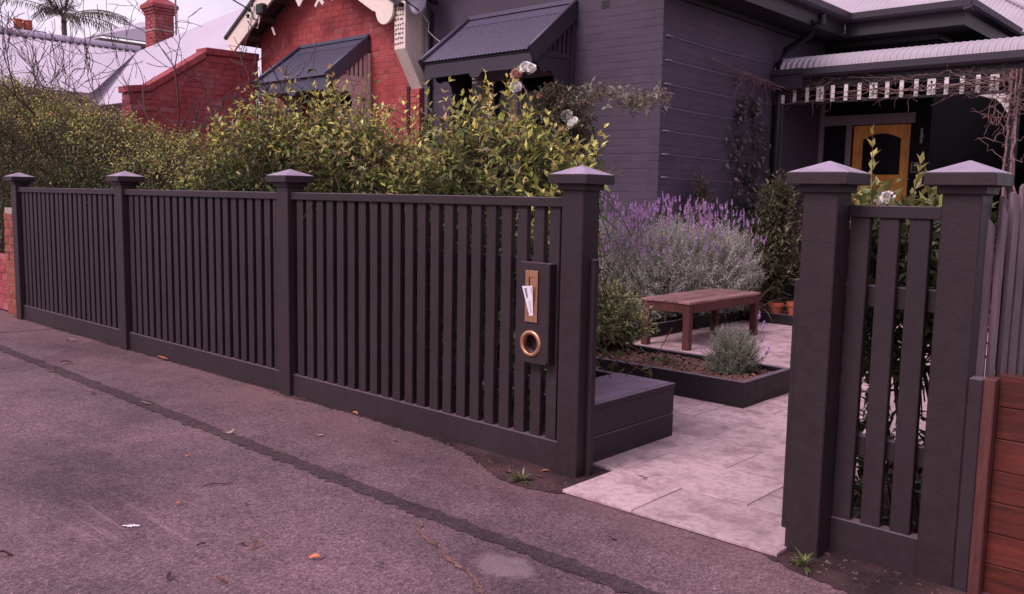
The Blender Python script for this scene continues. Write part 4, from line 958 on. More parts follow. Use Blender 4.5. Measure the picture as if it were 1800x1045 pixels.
for k in range(48): m.box(-18.93, -18.86, 2.1 + k * .142, 2.17 + k * .142, 4.315, 4.335)
m.build('ridge_scallops', M['black'], nb, kind='stuff')
m = MB(); m.box(-18.9, -16.62, 2.2, 8.5, 0, 3.0); m.build('wall', M['mauve'], nb)
m = MB(); m.box(-16.46, -16.38, 2.0, 6.85, 2.98, 3.10); m.box(-16.7, -16.47, 2.0, 6.85, 2.94, 2.99); m.build('gutter', M['frame_grey'], nb)
ch = thing('chimney', 'tall corbelled red brick chimney with an orange pot above the white roof', 'chimney', (-22.1, 11, 4))
cxx, cyy = -22.1, 11.0; D0 = 26.0
m = MB(); w_ = .36
def sq(z0_, z1_, h): m.box(cxx - h, cxx + h, cyy - h, cyy + h, z0_, z1_)
sq(3.0, 5.80, .25); sm_ = m.build('stack', M['mortar_red'], ch)
brick_wall(sm_, 'x', cxx - .25, cxx + .25, cyy - .25, -1, 4.6, lambda u: 5.80, [], M['brick_wing'], 90, 0, 0.010)
brick_wall(sm_, 'y', cyy - .25, cyy + .25, cxx + .25, 1, 4.6, lambda u: 5.80, [], M['brick_wing'], 90, 0, 0.010)
m = MB(); sq(5.38, 5.42, .268); m.build('string_course', M['mortar_pale'], ch)
m = MB(); sq(5.801, 5.87, .28); sq(5.871, 5.94, .31); sq(5.941, 6.03, .345); h_, g_ = .345, .19; m.add([(cxx - h_, cyy - h_, 6.031), (cxx + h_, cyy - h_, 6.031), (cxx + h_, cyy + h_, 6.031), (cxx - h_, cyy + h_, 6.031), (cxx - g_, cyy - g_, 6.17), (cxx + g_, cyy - g_, 6.17), (cxx + g_, cyy + g_, 6.17), (cxx - g_, cyy + g_, 6.17)], [(0, 1, 5, 4), (1, 2, 6, 5), (2, 3, 7, 6), (3, 0, 4, 7), (4, 5, 6, 7)]); m.build('corbel', M['brick_wing'], ch)
m = MB(); m.lathe((cxx - .1, cyy - .1, 6.14), [(.13, 0), (.14, .25), (.15, .5), (.17, .5), (.17, .56), (.12, .56), (.12, 0)], 14); m.build('chimney_pot', M['terracotta'], ch)
m = MB(); m.tube([(cxx + .12, cyy + .12, 6.16), (cxx + .12, cyy + .12, 6.5)], .06, 8); m.build('flue', M['frame_grey'], ch)
m = MB(); m.tube([(cxx + .36, cyy + .25, 5.3), (cxx + .36, cyy + .25, 7.6)], .025, 6); m.build('vent_pipe', M['frame_grey'], ch)
ch2 = thing('chimney', 'low chimney with a dark slab and two round orange pots behind the white ridge', 'chimney', (-23.0, 8.15, 3))
m = MB(); m.box(-23.25, -22.8, 7.9, 8.4, 3.0, 5.029); m.build('stack', M['brick_pier'], ch2); m = MB(); m.box(-23.33, -22.72, 7.75, 8.5, 5.03, 5.09); m.build('slab', M['trim_dark'], ch2)
for yy in (8.0, 8.21): m = MB(); m.lathe((-23.05, yy, 5.09), [(.08, 0), (.098, .08), (.10, .19), (.088, .22), (.10, .23), (.10, .26), (.075, .26), (.07, 0)], 14); m.build('chimney_pot', M['terracotta'], ch2, smooth=True)
gh = thing('grey_gable_house', 'distant pale house with a low grey gable roof between the palm and chimney', 'house', (-45, 20.5, 0))
m = MB(); m.prism([(-48.8, 9.18), (-43.2, 9.36 + .05), (-37, 8.2), (-37, 8.02), (-43.2, 9.2), (-48.8, 9.0)], 'y', 20, 27)
m = MB(); m.slab([(-49.6, 20, 9.23), (-46.68, 20, 9.23), (-47.5, 22.6, 10.35), (-50.5, 22.6, 10.35)], .12); m.slab([(-46.68, 20, 9.231), (-46.68, 23.4, 9.231), (-47.0, 23.4, 10.3), (-47.5, 22.6, 10.36)], .12); m.build('roof', M['farroof'], gh)
m = MB(); m.box(-49.5, -47.3, 20.6, 26, 0, 8.95); m.build('wall', M['cream'], gh)
m = MB(); m.box(-49.6, -46.7, 20.02, 20.6, 8.92, 9.09); m.box(-47.29, -46.7, 20.61, 26, 8.92, 9.09); m.build('eave_board', M['brownboard'], gh)

palm = thing('palm_tree', 'feathery palm with a bare trunk rising behind the white roof', 'palm tree', (-51, 20, 0))
m = MB(); m.tube([(-51, 20, 0), (-51, 20, 6), (-51, 20, 10.4)], [.22, .16, .13], 10); m.tube([(-51, 20, 10.3), (-51, 20, 10.8)], [.15, .10], 10); m.build('trunk', M['bark'], palm, smooth=True)
LV = []; ST = []
for k in range(26):
    az = 2 * math.pi * k / 26 * 2.4 + rng.normal(0, .15); el = R(24 + 60 * (k % 13) / 13.0 + rng.normal(0, 5)); Lf = rng.uniform(3.3, 4.1); p = np.array([-51, 20, 10.55]); d = np.array([math.cos(az) * math.cos(el), math.sin(az) * math.cos(el), math.sin(el)]); segs = 16
    side = nrm(np.cross(d, [0, 0, 1.0])); prev = p.copy()
    for s_ in range(segs):
        d = nrm(d - np.array([0, 0, .066])); p = p + d * Lf / segs; ST.append((prev.copy(), p.copy())); prev = p.copy()
        if s_ > 1:
            for sg in (1, -1):
                for q_ in (0, .5):
                    LV.append((p - d * Lf / segs * q_, d * .55 + side * sg * .9 + np.array([0, 0, -.75]) + rng.normal(0, .12, 3), .62 * (1 - .55 * abs(s_ / segs - .45))))
a = np.array([x_[0] for x_ in LV]); b = np.array([x_[1] for x_ in LV]); c = np.array([x_[2] for x_ in LV])
veg('fronds', cat(leaves(a, b, np.tile([0, 0, 1.0], (len(a), 1)), c, c * .09, jit((0.085, 0.075, 0.055), len(a), .25), .15)), M['leafdry'], palm)
a = np.array([x_[0] for x_ in ST]); b = np.array([x_[1] for x_ in ST]); veg('frond_stems', sticks(a, b, .028, .022), M['bark'], palm)

# brick pier and low wall of the left neighbour
pier = thing('brick_pier', 'weathered orange-red brick pier at the left end of the charcoal fence', 'wall', (-10.45, 3.6, 0))
m = MB(); m.box(-10.62, -10.262, 3.462, 3.80, 0, 1.18); pm_ = m.build('core', M['mortar_pale'], pier)
brick_wall(pm_, 'x', -10.62, -10.262, 3.462, -1, 0.0, lambda u: 1.19, [], M['brick_pier'], 60, 0, .012, course0=.01)
brick_wall(pm_, 'y', 3.462, 3.80, -10.262, 1, 0.0, lambda u: 1.19, [], M['brick_pier'], 60, 0, .010, course0=.01)
m = MB(); m.box(-18, -10.66, 3.56, 3.70, 0, .62); lw = m.build('low_wall', M['brick_wing'], pier)
brick_wall(lw, 'x', -12.5, -10.66, 3.56, -1, 0, lambda u: .62, [], M['brick_wing'], 80, 0, .01)

# ------------------------------------------------------------------ vegetation
def vol_shrub(root, n, xr, yr, topf, slen, pairs, L, W, old, young, ybias, z0=.15, skin=.22, updir=.8, seed=1, name='foliage', mat='leaf', spike=0.0):
    """shoots spread through a clipped volume, denser towards its skin"""
    T = []
    while len(T) < n:
        k = n * 2; x = rng.uniform(*xr, k); y = rng.uniform(*yr, k); tp = topf(x, y); z = z0 + (tp - z0) * rng.random(k) ** .75
        ex = np.minimum(x - xr[0], xr[1] - x); d = np.minimum(np.minimum(y - yr[0], yr[1] - y), np.minimum(tp - z, ex + .1))
        keep = rng.random(k) < np.exp(-d / skin)
        T += list(zip(x[keep], y[keep], z[keep], d[keep], tp[keep]))
    T = np.array(T[:n]); P = T[:, :3]; tp = T[:, 4]
    cx_, cy_ = (xr[0] + xr[1]) / 2, (yr[0] + yr[1]) / 2
    out = np.stack([(P[:, 0] - cx_) / (xr[1] - xr[0]) * .5, (P[:, 1] - cy_) / (yr[1] - yr[0]) * 1.6, np.full(n, updir)], 1) + rng.normal(0, .38, (n, 3))
    hi = np.clip(1 - (tp - P[:, 2]) / .38, 0, 1)
    cl = .5 + .5 * np.sin(P[:, 0] * 6.1 + 2 * np.sin(P[:, 2] * 5)) * np.cos(P[:, 2] * 7.3 + P[:, 1] * 4)
    yn = np.clip(hi ** 1.2 * ybias * (.35 + .9 * cl) * rng.uniform(.4, 1.2, n) + (rng.random(n) < .03) * .5, 0, 1)
    P[:, 2] += (tp > .5) * hi * rng.exponential(1, n) * spike
    lv, st = shoots(P, out, slen * rng.uniform(.7, 1.25, n), pairs, L, W, old, young, yn)
    veg(name, lv, M[mat], root); veg('twigs', st, M['leafdry'], root)
HX = [-16, -12.8, -11.7, -10.2, -9.1, -8.3, -7.4, -6.9]; HZ = [3.0, 2.84, 2.54, 2.30, 2.07, 1.86, 1.72, 1.68]
def nz(x, y, s, a): return a * (np.sin(x * s + 1.3) * np.cos(y * s * 1.3 + .4) + .6 * np.sin(x * s * 2.3 + y * 3.1) + .35 * np.sin(x * s * 5.1 - y * 4))
hedge = thing('hedge', 'long dense green hedge behind the left part of the charcoal fence', 'hedge', (-10.5, 4.3, 0))
vol_shrub(hedge, 9800, (-15.5, -6.95), (3.66, 5.0), lambda x, y: np.interp(x, HX, HZ) + nz(x, y, 2.6, .05) - .18 * ((y - 4.3) / .7) ** 2, .20, 5, .044, .42, OLDG, YNG, 1.35, skin=.20, spike=.04)
for k in range(16):
    m = MB(); x_ = -15.2 + k * .53 + rng.normal(0, .08); m.tube([(x_, 4.3, 0), (x_ + rng.normal(0, .08), 4.3 + rng.normal(0, .1), .8), (x_ + rng.normal(0, .15), 4.3 + rng.normal(0, .15), 1.6)], [.03, .022, .01], 6); m.build('stem', M['bark'], hedge)
MX = [-7.15, -6.85, -6.33, -5.86, -5.5, -5.23, -4.79, -4.55]; MZ = [1.50, 1.95, 2.05, 2.06, 1.93, 1.88, 1.80, 1.50]
sh1 = thing('lilly_pilly_shrub', 'bushy shrub with yellow-green tips behind the fence below the red house awning', 'shrub', (-5.9, 4.2, 0))
vol_shrub(sh1, 2500, (-7.15, -4.6), (3.66, 4.85), lambda x, y: np.interp(x, MX, MZ) + nz(x, y, 4.2, .06) - .2 * ((y - 4.2) / .6) ** 2, .27, 5, .072, .42, OLDG, YNG, 1.3, skin=.20, spike=.09)
RX = [-4.7, -4.45, -4.27, -3.91, -3.6, -3.25, -2.95]; RZ = [1.45, 1.72, 1.86, 1.93, 1.76, 1.55, 1.40]
sh2 = thing('lilly_pilly_shrub', 'bushy yellow-green shrub behind the fence beside the roses, nearest the gateway', 'shrub', (-3.8, 4.2, 0))
vol_shrub(sh2, 1750, (-4.68, -2.98), (3.66, 4.8), lambda x, y: np.where(x > -.745 * y, .16, np.interp(x, RX, RZ) + nz(x, y, 5.0, .05) - .2 * ((y - 4.2) / .6) ** 2), .28, 5, .082, .42, OLDG, YNG, 1.3, skin=.20, spike=.08)
# single tall leading shoots seen above the crowns
def leaders(root, spots, y=4.2):
    T = np.array([(x_, y + rng.normal(0, .12), z_) for x_, z_ in spots]); n = len(T); D = np.array([(rng.normal(0, .15), rng.normal(0, .15), 1.0) for _ in range(n)])
    lv, st = shoots(T, D, .36, 7, .072, .44, OLDG, YNG[:3], np.ones(n)); veg('leading_shoots', lv, M['leaf'], root); veg('shoot_stems', st, M['leafdry'], root)
leaders(sh1, [(-6.75, 2.17), (-6.33, 2.23), (-5.86, 2.27), (-5.70, 2.30), (-6.1, 2.2), (-5.25, 2.10), (-5.0, 2.05), (-4.79, 2.08), (-4.95, 2.0), (-5.5, 2.16), (-6.5, 2.15), (-6.6, 2.08), (-6.2, 2.14), (-5.95, 2.22), (-5.78, 2.2), (-5.6, 2.12), (-5.38, 2.06), (-5.12, 2.03), (-4.85, 1.95), (-6.9, 1.98), (-5.82, 2.3)])
leaders(sh2, [(-4.27, 2.09), (-3.91, 2.16), (-3.80, 2.06), (-4.02, 2.02), (-3.6, 1.98), (-3.45, 1.82), (-4.4, 1.95), (-3.7, 2.0), (-4.33, 2.02), (-4.2, 1.98), (-4.12, 2.0), (-3.96, 2.1), (-3.86, 2.1), (-3.72, 1.94), (-3.52, 1.9), (-3.35, 1.74), (-4.5, 1.85)])
T = np.array([(-3.05, 4.15, 1.80), (-3.08, 4.2, 1.74), (-3.14, 4.18, 1.68)]); lv, st = shoots(T, np.array([(.6, .1, .75), (.5, -.1, .8), (.7, .1, .6)]), .34, 7, .07, .44, OLDG, YNG[:2], np.ones(3)); veg('side_shoots', lv, M['leaf'], sh2); veg('side_stems', st, M['leafdry'], sh2)
for root, xs_ in ((sh1, np.linspace(-6.9, -4.9, 7)), (sh2, np.linspace(-4.5, -3.55, 5))):
    for x_ in xs_:
        m = MB(); m.tube([(x_, 4.25, 0), (x_ + rng.normal(0, .06), 4.25 + rng.normal(0, .08), .7), (x_ + rng.normal(0, .12), 4.25 + rng.normal(0, .12), 1.5)], [.026, .018, .008], 6); m.build('stem', M['bark'], root)

def mound(root, n, c, r, slen, pairs, L, W, old, young, yn, name='foliage', up=.5, low=-.3, mat='leaf'):
    D = nrm(rng.normal(0, 1, (n, 3))); D[:, 2] = np.where(D[:, 2] < low, -D[:, 2], D[:, 2]); P = np.array(c) + D * np.array(r) * rng.uniform(.6, 1.04, (n, 1)) ** .8
    dirs = D * np.array([1, 1, .8]) + np.array([0, 0, up]) + rng.normal(0, .25, (n, 3))
    lv, st = shoots(P, dirs, slen * rng.uniform(.7, 1.2, n), pairs, L, W, old, young, np.full(n, yn) * rng.random(n), **(dict(stem=(.42, .41, .35), sr=.0022) if mat == 'silver' else {})); veg(name, lv, M[mat], root); veg('twigs', st, M['leafdry'], root)
LAV = [(0.66, 0.65, 0.60), (0.74, 0.73, 0.68), (0.58, 0.58, 0.51), (0.46, 0.47, 0.38)]; LAVY = [(0.76, 0.71, 0.68), (0.70, 0.67, 0.61)]
PUR = (0.72, 0.52, 0.78)
def spikes(root, B, D, h, hl, r):
    n = len(B); D = nrm(D); h = np.reshape(np.broadcast_to(h, (n,)), (n, 1)); T = B + D * h
    veg('flower_stems', sticks(B, T, .0022, .0018, jit((0.26, 0.25, 0.19), n, .15)), M['leaf'], root)
    # each head: whorls of small florets around the stem
    LVs = []; A = nrm(np.cross(D, rng.normal(0, 1, (n, 3)))); Bv = np.cross(D, A)
    for w_ in range(5):
        for q_ in range(4):
            a_ = q_ * math.pi / 2 + w_ * .8; rad = nrm(A * math.cos(a_) + Bv * math.sin(a_)); p_ = T + D * (hl * w_ / 5)
            LVs.append(leaves(p_, rad * .8 + D * .9, D, np.full(n, r * 1.9 * (1 - .08 * w_)), np.full(n, r * 1.5), jit(PUR, n, .3), .1))
    for q_ in range(3):
        a_ = q_ * 2.1; LVs.append(leaves(T + D * hl, nrm(A * math.cos(a_) + Bv * math.sin(a_)) * .4 + D, D, np.full(n, r * 2.6), np.full(n, r * 1.2), jit((.46, .24, .52), n, .2), .1))
    veg('flower_heads', cat(*LVs), M['petal'], root)
lav = thing('lavender_bush', 'big silvery lavender bush topped with purple flower spikes beside the dark wall', 'lavender', (-5.2, 8.1, 0.1))
for (c_, r_, n_) in (((-5.72, 7.75, .62), (.58, .80, .62), 1250), ((-5.1, 8.25, .62), (.45, .85, .62), 1350), ((-4.88, 8.85, .60), (.45, .75, .58), 950)):
    mound(lav, n_, c_, r_, .20, 9, .044, .22, LAV, LAVY, .7, up=.75, low=-.75, mat='silver')
B = []; 
for (c_, r_, n_) in (((-5.72, 7.75, .62), (.56, .78, .62), 330), ((-5.1, 8.25, .62), (.45, .85, .62), 270), ((-4.85, 8.85, .60), (.42, .70, .58), 90)):
    D_ = nrm(rng.normal(0, 1, (n_, 3)) * np.array([1, 1, .6]) + np.array([0, 0, .9])); D_[:, 2] = np.abs(D_[:, 2]); B.append(np.array(c_) + D_ * np.array(r_) * .97)
B = np.concatenate(B); spikes(lav, B, np.concatenate([rng.normal(0, .13, (len(B), 2)), np.ones((len(B), 1))], 1), rng.uniform(.05, .24, len(B)), .045, .011)
for k in range(9): m = MB(); x_, y_ = -5.2 + rng.normal(0, .3), 8.2 + rng.normal(0, .5); m.tube([(x_, y_, .08), (x_ + rng.normal(0, .1), y_ + rng.normal(0, .1), .6)], [.018, .008], 5); m.build('stem', M['bark'], lav)
sl = thing('lavender_plant', 'small round grey-green lavender in the mulch of the front planter', 'lavender', (-2.97, 5.72, .14))
GL = [(0.28, 0.295, 0.245), (0.36, 0.37, 0.31), (0.22, 0.235, 0.19)]
mound(sl, 420, (-3.04, 5.80, .29), (.23, .21, .22), .16, 9, .036, .20, GL, [(0.24, .23, .19)], .7, up=1.0, low=-.5, mat='silver')
spikes(sl, np.array([(-2.95, 5.95, .38), (-2.93, 5.98, .35), (-2.92, 5.93, .28), (-2.87, 5.9, .22)]), np.array([(.1, .1, 1), (.2, .0, 1), (.3, .1, 1), (.4, .1, .9)]), np.array([.16, .12, .10, .08]), .04, .012)
lowsh = thing('low_shrub', 'low leafy shrub spilling over the left end of the mulch planter', 'shrub', (-4.35, 6.0, .14))
mound(lowsh, 620, (-4.46, 5.92, .38), (.62, .44, .38), .17, 5, .058, .38, [(0.13, .175, .07), (.18, .23, .095), (.09, .12, .05), (.24, .25, .13)], [(.48, .48, .2), (.5, .38, .22)], .7)
for (x_, y_, z_, n_) in ((-3.55, 5.75, .17, 26), (-3.25, 5.55, .16, 18)):
    cv = thing('groundcover_plant', 'small green seedling clump in the bark mulch, %s' % ('left of the little lavender' if n_ == 26 else 'nearest the planter front board'), 'plant', (x_, y_, z_ - .02))
    mound(cv, n_, (x_, y_, z_), (.09, .08, .03), .05, 3, .022, .5, [(.07, .10, .04), (.10, .13, .05)], [(.2, .22, .08)], .4)
# strappy plants beside the bench end
def strappy(label, x_, y_, z_, n_, L_, cols, w=.05, name='strappy_plant', spread=.9):
    r_ = thing(name, label, 'plant', (x_, y_, z_)); LVs = []
    az = rng.uniform(0, 2 * math.pi, n_); el = rng.uniform(.25, 1.35, n_); d = np.stack([np.cos(az) * np.cos(el) * spread, np.sin(az) * np.cos(el) * spread, np.sin(el)], 1); p = np.tile(np.array([[x_, y_, z_]]), (n_, 1)) + d * .02
    cc = np.array(cols)[rng.integers(0, len(cols), n_)] * np.clip(1 + rng.normal(0, .2, (n_, 1)), .5, 1.6); ll = L_ * rng.uniform(.6, 1.1, n_); wd = ll * w
    for s_ in range(4):
        q = p + nrm(d) * (ll / 4)[:, None]; S_ = nrm(np.cross(nrm(d), [0, 0, 1.0])); w0 = wd * (1 - .18 * s_); w1 = wd * (1 - .18 * (s_ + 1)) if s_ < 3 else wd * .1
        V = np.stack([p + S_ * (w0 / 2)[:, None], p - S_ * (w0 / 2)[:, None], q - S_ * (w1 / 2)[:, None], q + S_ * (w1 / 2)[:, None]], 1).reshape(-1, 3)
        LVs.append((V, (np.arange(n_) * 4)[:, None] + np.array([[0, 1, 2, 3]]), np.repeat(cc, 4, 0))); p = q; d = nrm(d) - np.array([0, 0, .38]) * rng.uniform(.5, 1.4, (n_, 1))
    veg('blades', cat(*LVs), M['leaf'], r_); return r_
strappy('arching strappy plant with pale leaves just behind the bench', -4.62, 9.22, .12, 46, .55, [(.14, .15, .085), (.28, .27, .17), (.10, .11, .06), (.2, .12, .08)])
strappy('sprawling strappy plant in front of the tall terracotta pot', -4.42, 9.85, .08, 40, .42, [(.16, .17, .11), (.10, .11, .07), (.24, .2, .15)])
strappy('pale grass tuft growing in the round terracotta pot', -4.20, 9.47, .25, 40, .17, [(.30, .28, .16), (.22, .24, .12)], .03)
strappy('thin grassy tuft at the front of the leafy planter shrub', -4.08, 6.02, .15, 14, .30, [(.26, .25, .12), (.16, .17, .08)], .05)
def upright(label, c, r, n, L_, W_, old, young, yn, z0, name='shrub'):
    s_ = thing(name, label, 'shrub', (c[0], c[1], z0)); mound(s_, n, c, r, .22, 5, L_, W_, old, young, yn, up=.9, low=-.8)
    m_ = MB(); m_.tube([(c[0], c[1], z0), (c[0] + .02, c[1], c[2]), (c[0], c[1] + .03, c[2] + r[2] * .8)], [.022, .016, .006], 6); m_.build('trunk', M['bark'], s_); return s_
OLV = [(.11, .12, .075), (.15, .155, .095), (.085, .095, .06), (.20, .19, .125)]
upright('tall olive-green bay shrub in front of the ivy and verandah corner', (-4.72, 9.95, .95), (.34, .34, .80), 380, .085, .34, OLV, [(.22, .22, .11)], .5, .08)
upright('dark narrow shrub poking above the lavender against the house wall', (-5.22, 9.0, 1.35), (.14, .16, .40), 60, .07, .32, [(.05, .055, .035), (.07, .07, .045)], [(.15, .14, .09)], .4, .1)
bl = thing('broadleaf_plant', 'plant with large drooping grey-green leaves close to the left post of the short fence', 'plant', (-4.15, 9.95, .1))
n = 30; p = np.stack([rng.normal(-4.25, .16, n), rng.normal(10.0, .15, n), rng.uniform(.9, 1.55, n)], 1); d = np.concatenate([rng.normal(0, .7, (n, 2)), rng.uniform(-.5, .4, (n, 1))], 1)
veg('leaf_mass', leaves(p, d, np.tile([0, 0, 1.0], (n, 1)), np.full(n, .17), np.full(n, .085), jit((.15, .145, .115), n, .2), .25), M['leaf'], bl); veg('leaf_stalks', sticks(np.tile([[-4.22, 10.0, .1]], (n, 1)), p, .006, .003), M['bark'], bl)

# gardenia behind the short fence
ga = thing('gardenia_shrub', 'glossy shrub with pale yellow shoots and white blooms behind the short fence', 'shrub', (-1.2, 4.0, 0))
vol_shrub(ga, 380, (-1.62, -1.0), (3.62, 4.35), lambda x, y: 1.40 + nz(x, y, 7, .03), .18, 4, .085, .46, [(.05, .075, .03), (.07, .09, .035), (.09, .085, .04)], [(.30, .29, .09), (.25, .27, .09)], .9, z0=.72, skin=.2, spike=.02)
T = np.array([(-1.47, 4.0, 1.70), (-1.49, 4.05, 1.50), (-1.26, 4.0, 1.57), (-1.23, 4.02, 1.50), (-1.19, 4.0, 1.48), (-1.40, 3.95, 1.46), (-1.53, 4.0, 1.46)]); D = np.array([(-.05, 0, 1), (.2, 0, 1), (.15, 0, 1), (.3, .1, 1), (.5, 0, 1), (.1, 0, 1), (-.3, 0, 1.0)])
lv, st = shoots(T, D, np.array([.32, .2, .22, .2, .2, .18, .18]), 7, .078, .42, [(.20, .20, .07)], [(.62, .52, .12), (.50, .44, .13)], np.array([1, .5, .6, .4, .5, .4, .4.__float__() if False else .4]), spread=.42); veg('leading_shoots', lv, M['leaf'], ga); veg('shoot_stems', st, M['leafdry'], ga)
for k in range(6): m = MB(); x_ = -1.5 + k * .12; m.tube([(x_ + .1, 4.0, 0), (x_ + rng.normal(0, .05), 4.0 + rng.normal(0, .1), .5), (x_ + rng.normal(0, .08), 4.0 + rng.normal(0, .12), 1.2)], [.014, .011, .006], 5); m.build('stem', M['bark'], ga)
n = 520; y_ = rng.uniform(3.62, 4.7, n); p = np.stack([np.maximum(rng.uniform(-1.75, -.98, n), -.402 * y_ + .05 + rng.random(n) * .2), y_, np.where(rng.random(n) < .72, rng.uniform(.02, .42, n), rng.uniform(.42, .8, n))], 1); veg('low_leaves', leaves(p, rng.normal(0, 1, (n, 3)) + np.array([0, 0, -.2]), np.tile([0, 0, 1.0], (n, 1)), np.full(n, .08), np.full(n, .036), jit((.05, .065, .03), n, .3)), M['leaf'], ga)
def bloom(name, c, r, col, parent=None, label=None, group=None, layers=4):
    LVs = []; ax = nrm(np.array([.45 + rng.normal(0, .2), -.8, .40 + rng.normal(0, .2)])); e1 = nrm(np.cross(ax, [0, 0, 1.0])); e2 = np.cross(ax, e1)
    for ly in range(layers + 1):
        k = 8 - ly; el = -.15 + 1.45 * ly / layers
        az = np.arange(k) * 2 * math.pi / k + ly * .45 + rng.normal(0, .12, k); rad = np.cos(az)[:, None] * e1 + np.sin(az)[:, None] * e2; d = rad * math.cos(el) + ax * math.sin(el)
        P_ = np.array(c) - ax * r * .25 + rad * r * .10 * (1 - ly / layers)
        LVs.append(leaves(P_, d, ax - rad * .35, np.full(k, r * (1.0 - .09 * ly)), np.full(k, r * 1.15), jit(np.array(col) * (1 - .05 * ly), k, .05), -.30, .12, .66))
    o = veg(name, cat(*LVs), M['petal'], parent, None if parent else c); 
    if label: tag(o, label, 'flower', group)
    return o
for c_ in ((-1.40, 3.95, 1.41), (-1.36, 3.92, 1.43), (-1.40, 3.78, 1.27), (-1.44, 3.8, 1.31)): bloom('bloom', c_, .030, (.9, .84, .84), ga)

# climbing rose against the front wall
rose = thing('climbing_rose', 'climbing rose with dark leaves and pale pink blooms in front of the dark awning', 'rose bush', (-5.4, 6.6, 0))
RL = [(.07, .078, .045), (.095, .10, .06), (.055, .06, .038), (.14, .105, .075)]
mound(rose, 330, (-5.45, 6.6, 2.12), (.46, .35, .36), .16, 4, .058, .55, RL, [(.20, .12, .07)], .5, up=.3, low=-.9)
mound(rose, 130, (-5.2, 6.6, 1.7), (.30, .3, .40), .16, 4, .055, .55, RL, [(.20, .12, .07)], .4, up=.3, low=-.9, name='lower_foliage')
n = 130; t_ = rng.random(n); p = np.stack([-5.15 + t_ * .98, np.full(n, 6.6) + rng.normal(0, .05, n), 2.30 + .05 * np.sin(t_ * 6) + rng.normal(0, .035, n)], 1)
lv, st = shoots(p, np.stack([np.full(n, .9), rng.normal(0, .4, n), rng.normal(.1, .5, n)], 1), .12, 3, .055, .55, [(.15, .145, .10), (.27, .25, .21), (.11, .105, .07)], [(.45, .28, .19), (.42, .39, .33)], rng.random(n) * .7); veg('arching_leaves', lv, M['leaf'], rose)
m = MB(); m.tube([(-5.35, 6.6, 0), (-5.4, 6.6, 1.0), (-5.4, 6.6, 1.9), (-5.2, 6.6, 2.25), (-4.8, 6.6, 2.34), (-4.4, 6.6, 2.33), (-4.12, 6.6, 2.30)], [.022, .018, .014, .010, .007, .005, .003], 6)
for (a_, b_, c_) in ((-5.85, 6.6, 2.5), (-5.65, 6.6, 2.4), (-5.12, 6.6, 2.1)): m.tube([(-5.4, 6.6, 1.5), ((a_ - 5.4) / 2, 6.6, (c_ + 1.5) / 2 + .1), (a_, b_, c_)], [.012, .008, .004], 6)
m.build('canes', M['vinebark'], rose)
for c_, r_, col in (((-5.90, 6.55, 2.60), .075, (.70, .42, .36)), ((-5.78, 6.55, 2.66), .075, (.96, .92, .90)), ((-5.70, 6.55, 2.64), .06, (.97, .93, .91)), ((-5.90, 6.55, 2.48), .08, (.96, .90, .88)), ((-5.21, 6.5, 2.16), .075, (.96, .92, .90)), ((-5.13, 6.48, 2.09), .085, (.97, .93, .90)), ((-5.5, 6.45, 2.35), .035, (.62, .34, .26))): bloom('bloom', c_, r_ * .78, col, rose)

# ivy on the side wall
ivy = thing('ivy', 'dark ivy climbing the side wall of the dark house near the verandah', 'climbing plant', (XH + .03, 10.4, .1))
n = 420; zz = rng.uniform(.9, 2.75, n); cy_ = np.where(rng.random(n) < .5, 10.15 + .06 * np.sin(zz * 5), 10.55 + .08 * np.sin(zz * 4)); wdt = np.interp(zz, [.9, 1.5, 2.2, 2.75], [.35, .22, .16, .04]); p = np.stack([np.full(n, XH + .03) + rng.random(n) * .05, cy_ + rng.normal(0, 1, n) * wdt * .8, zz], 1)
d = np.stack([rng.uniform(.2, .9, n), rng.normal(0, .6, n), rng.normal(-.6, .4, n)], 1); l_ = rng.uniform(.05, .085, n)
veg('leaf_mass', leaves(p, d, np.tile([1.0, 0, .4], (n, 1)), l_, l_ * .85, np.where(rng.random((n, 1)) < .25, jit((.17, .17, .16), n, .2), jit((.045, .05, .042), n, .25)), .15, .1, .35), M['leaf'], ivy)
for y_ in (10.15, 10.55): m = MB(); m.tube([(XH + .02, y_ + .05 * math.sin(z_ * 4), z_) for z_ in np.linspace(.1, 2.7, 12)], .007, 5); m.build('stem', M['bark'], ivy)

# bare vine over the verandah frieze and post
def wander(p0, p1, n, amp, r0_, r1_, m_, k=5):
    p0, p1 = np.array(p0, float), np.array(p1, float); pts = []; drift = np.zeros(3)
    for i in range(n + 1):
        drift = drift * .75 + rng.normal(0, amp, 3) * np.array([1, .5, 1]); t = i / n; pts.append(tuple(p0 + (p1 - p0) * t + drift * math.sin(math.pi * min(1, t * 1.1 + .05))))
    m_.tube(pts, list(np.linspace(r0_, r1_, n + 1)), k); return pts
vine = thing('bare_vine', 'leafless twisted vine draped along the verandah frieze and up its post', 'vine', (-2.55, 11.0, 0))
m = MB()
for k in range(3): wander((-2.55 + rng.normal(0, .05), 11.03, 0), (-2.55 + rng.normal(0, .03), 11.06, 2.9), 24, .034, .019, .010, m, 7)
m.build('trunk', M['vinebark'], vine)
m = MB()
for k in range(6):
    z_ = rng.uniform(2.64, 2.90); x1 = rng.uniform(-5.3, -4.2); wander((-2.55, 11.05, 2.8), (x1, 11.06, z_ + rng.normal(0, .05)), 40, .020, .0065, .003, m)
for k in range(95):
    x_ = rng.uniform(-5.3, -2.5); z_ = rng.uniform(2.66, 2.95); a_ = rng.normal(0, .8); L_ = rng.uniform(.12, .4); wander((x_, 11.06, z_), (x_ + L_ * math.cos(a_) * random.choice((-1, 1)), 11.03 + rng.normal(0, .05), z_ + L_ * math.sin(a_) * .7 - .04), 7, .014, .0034, .0016, m, 4)
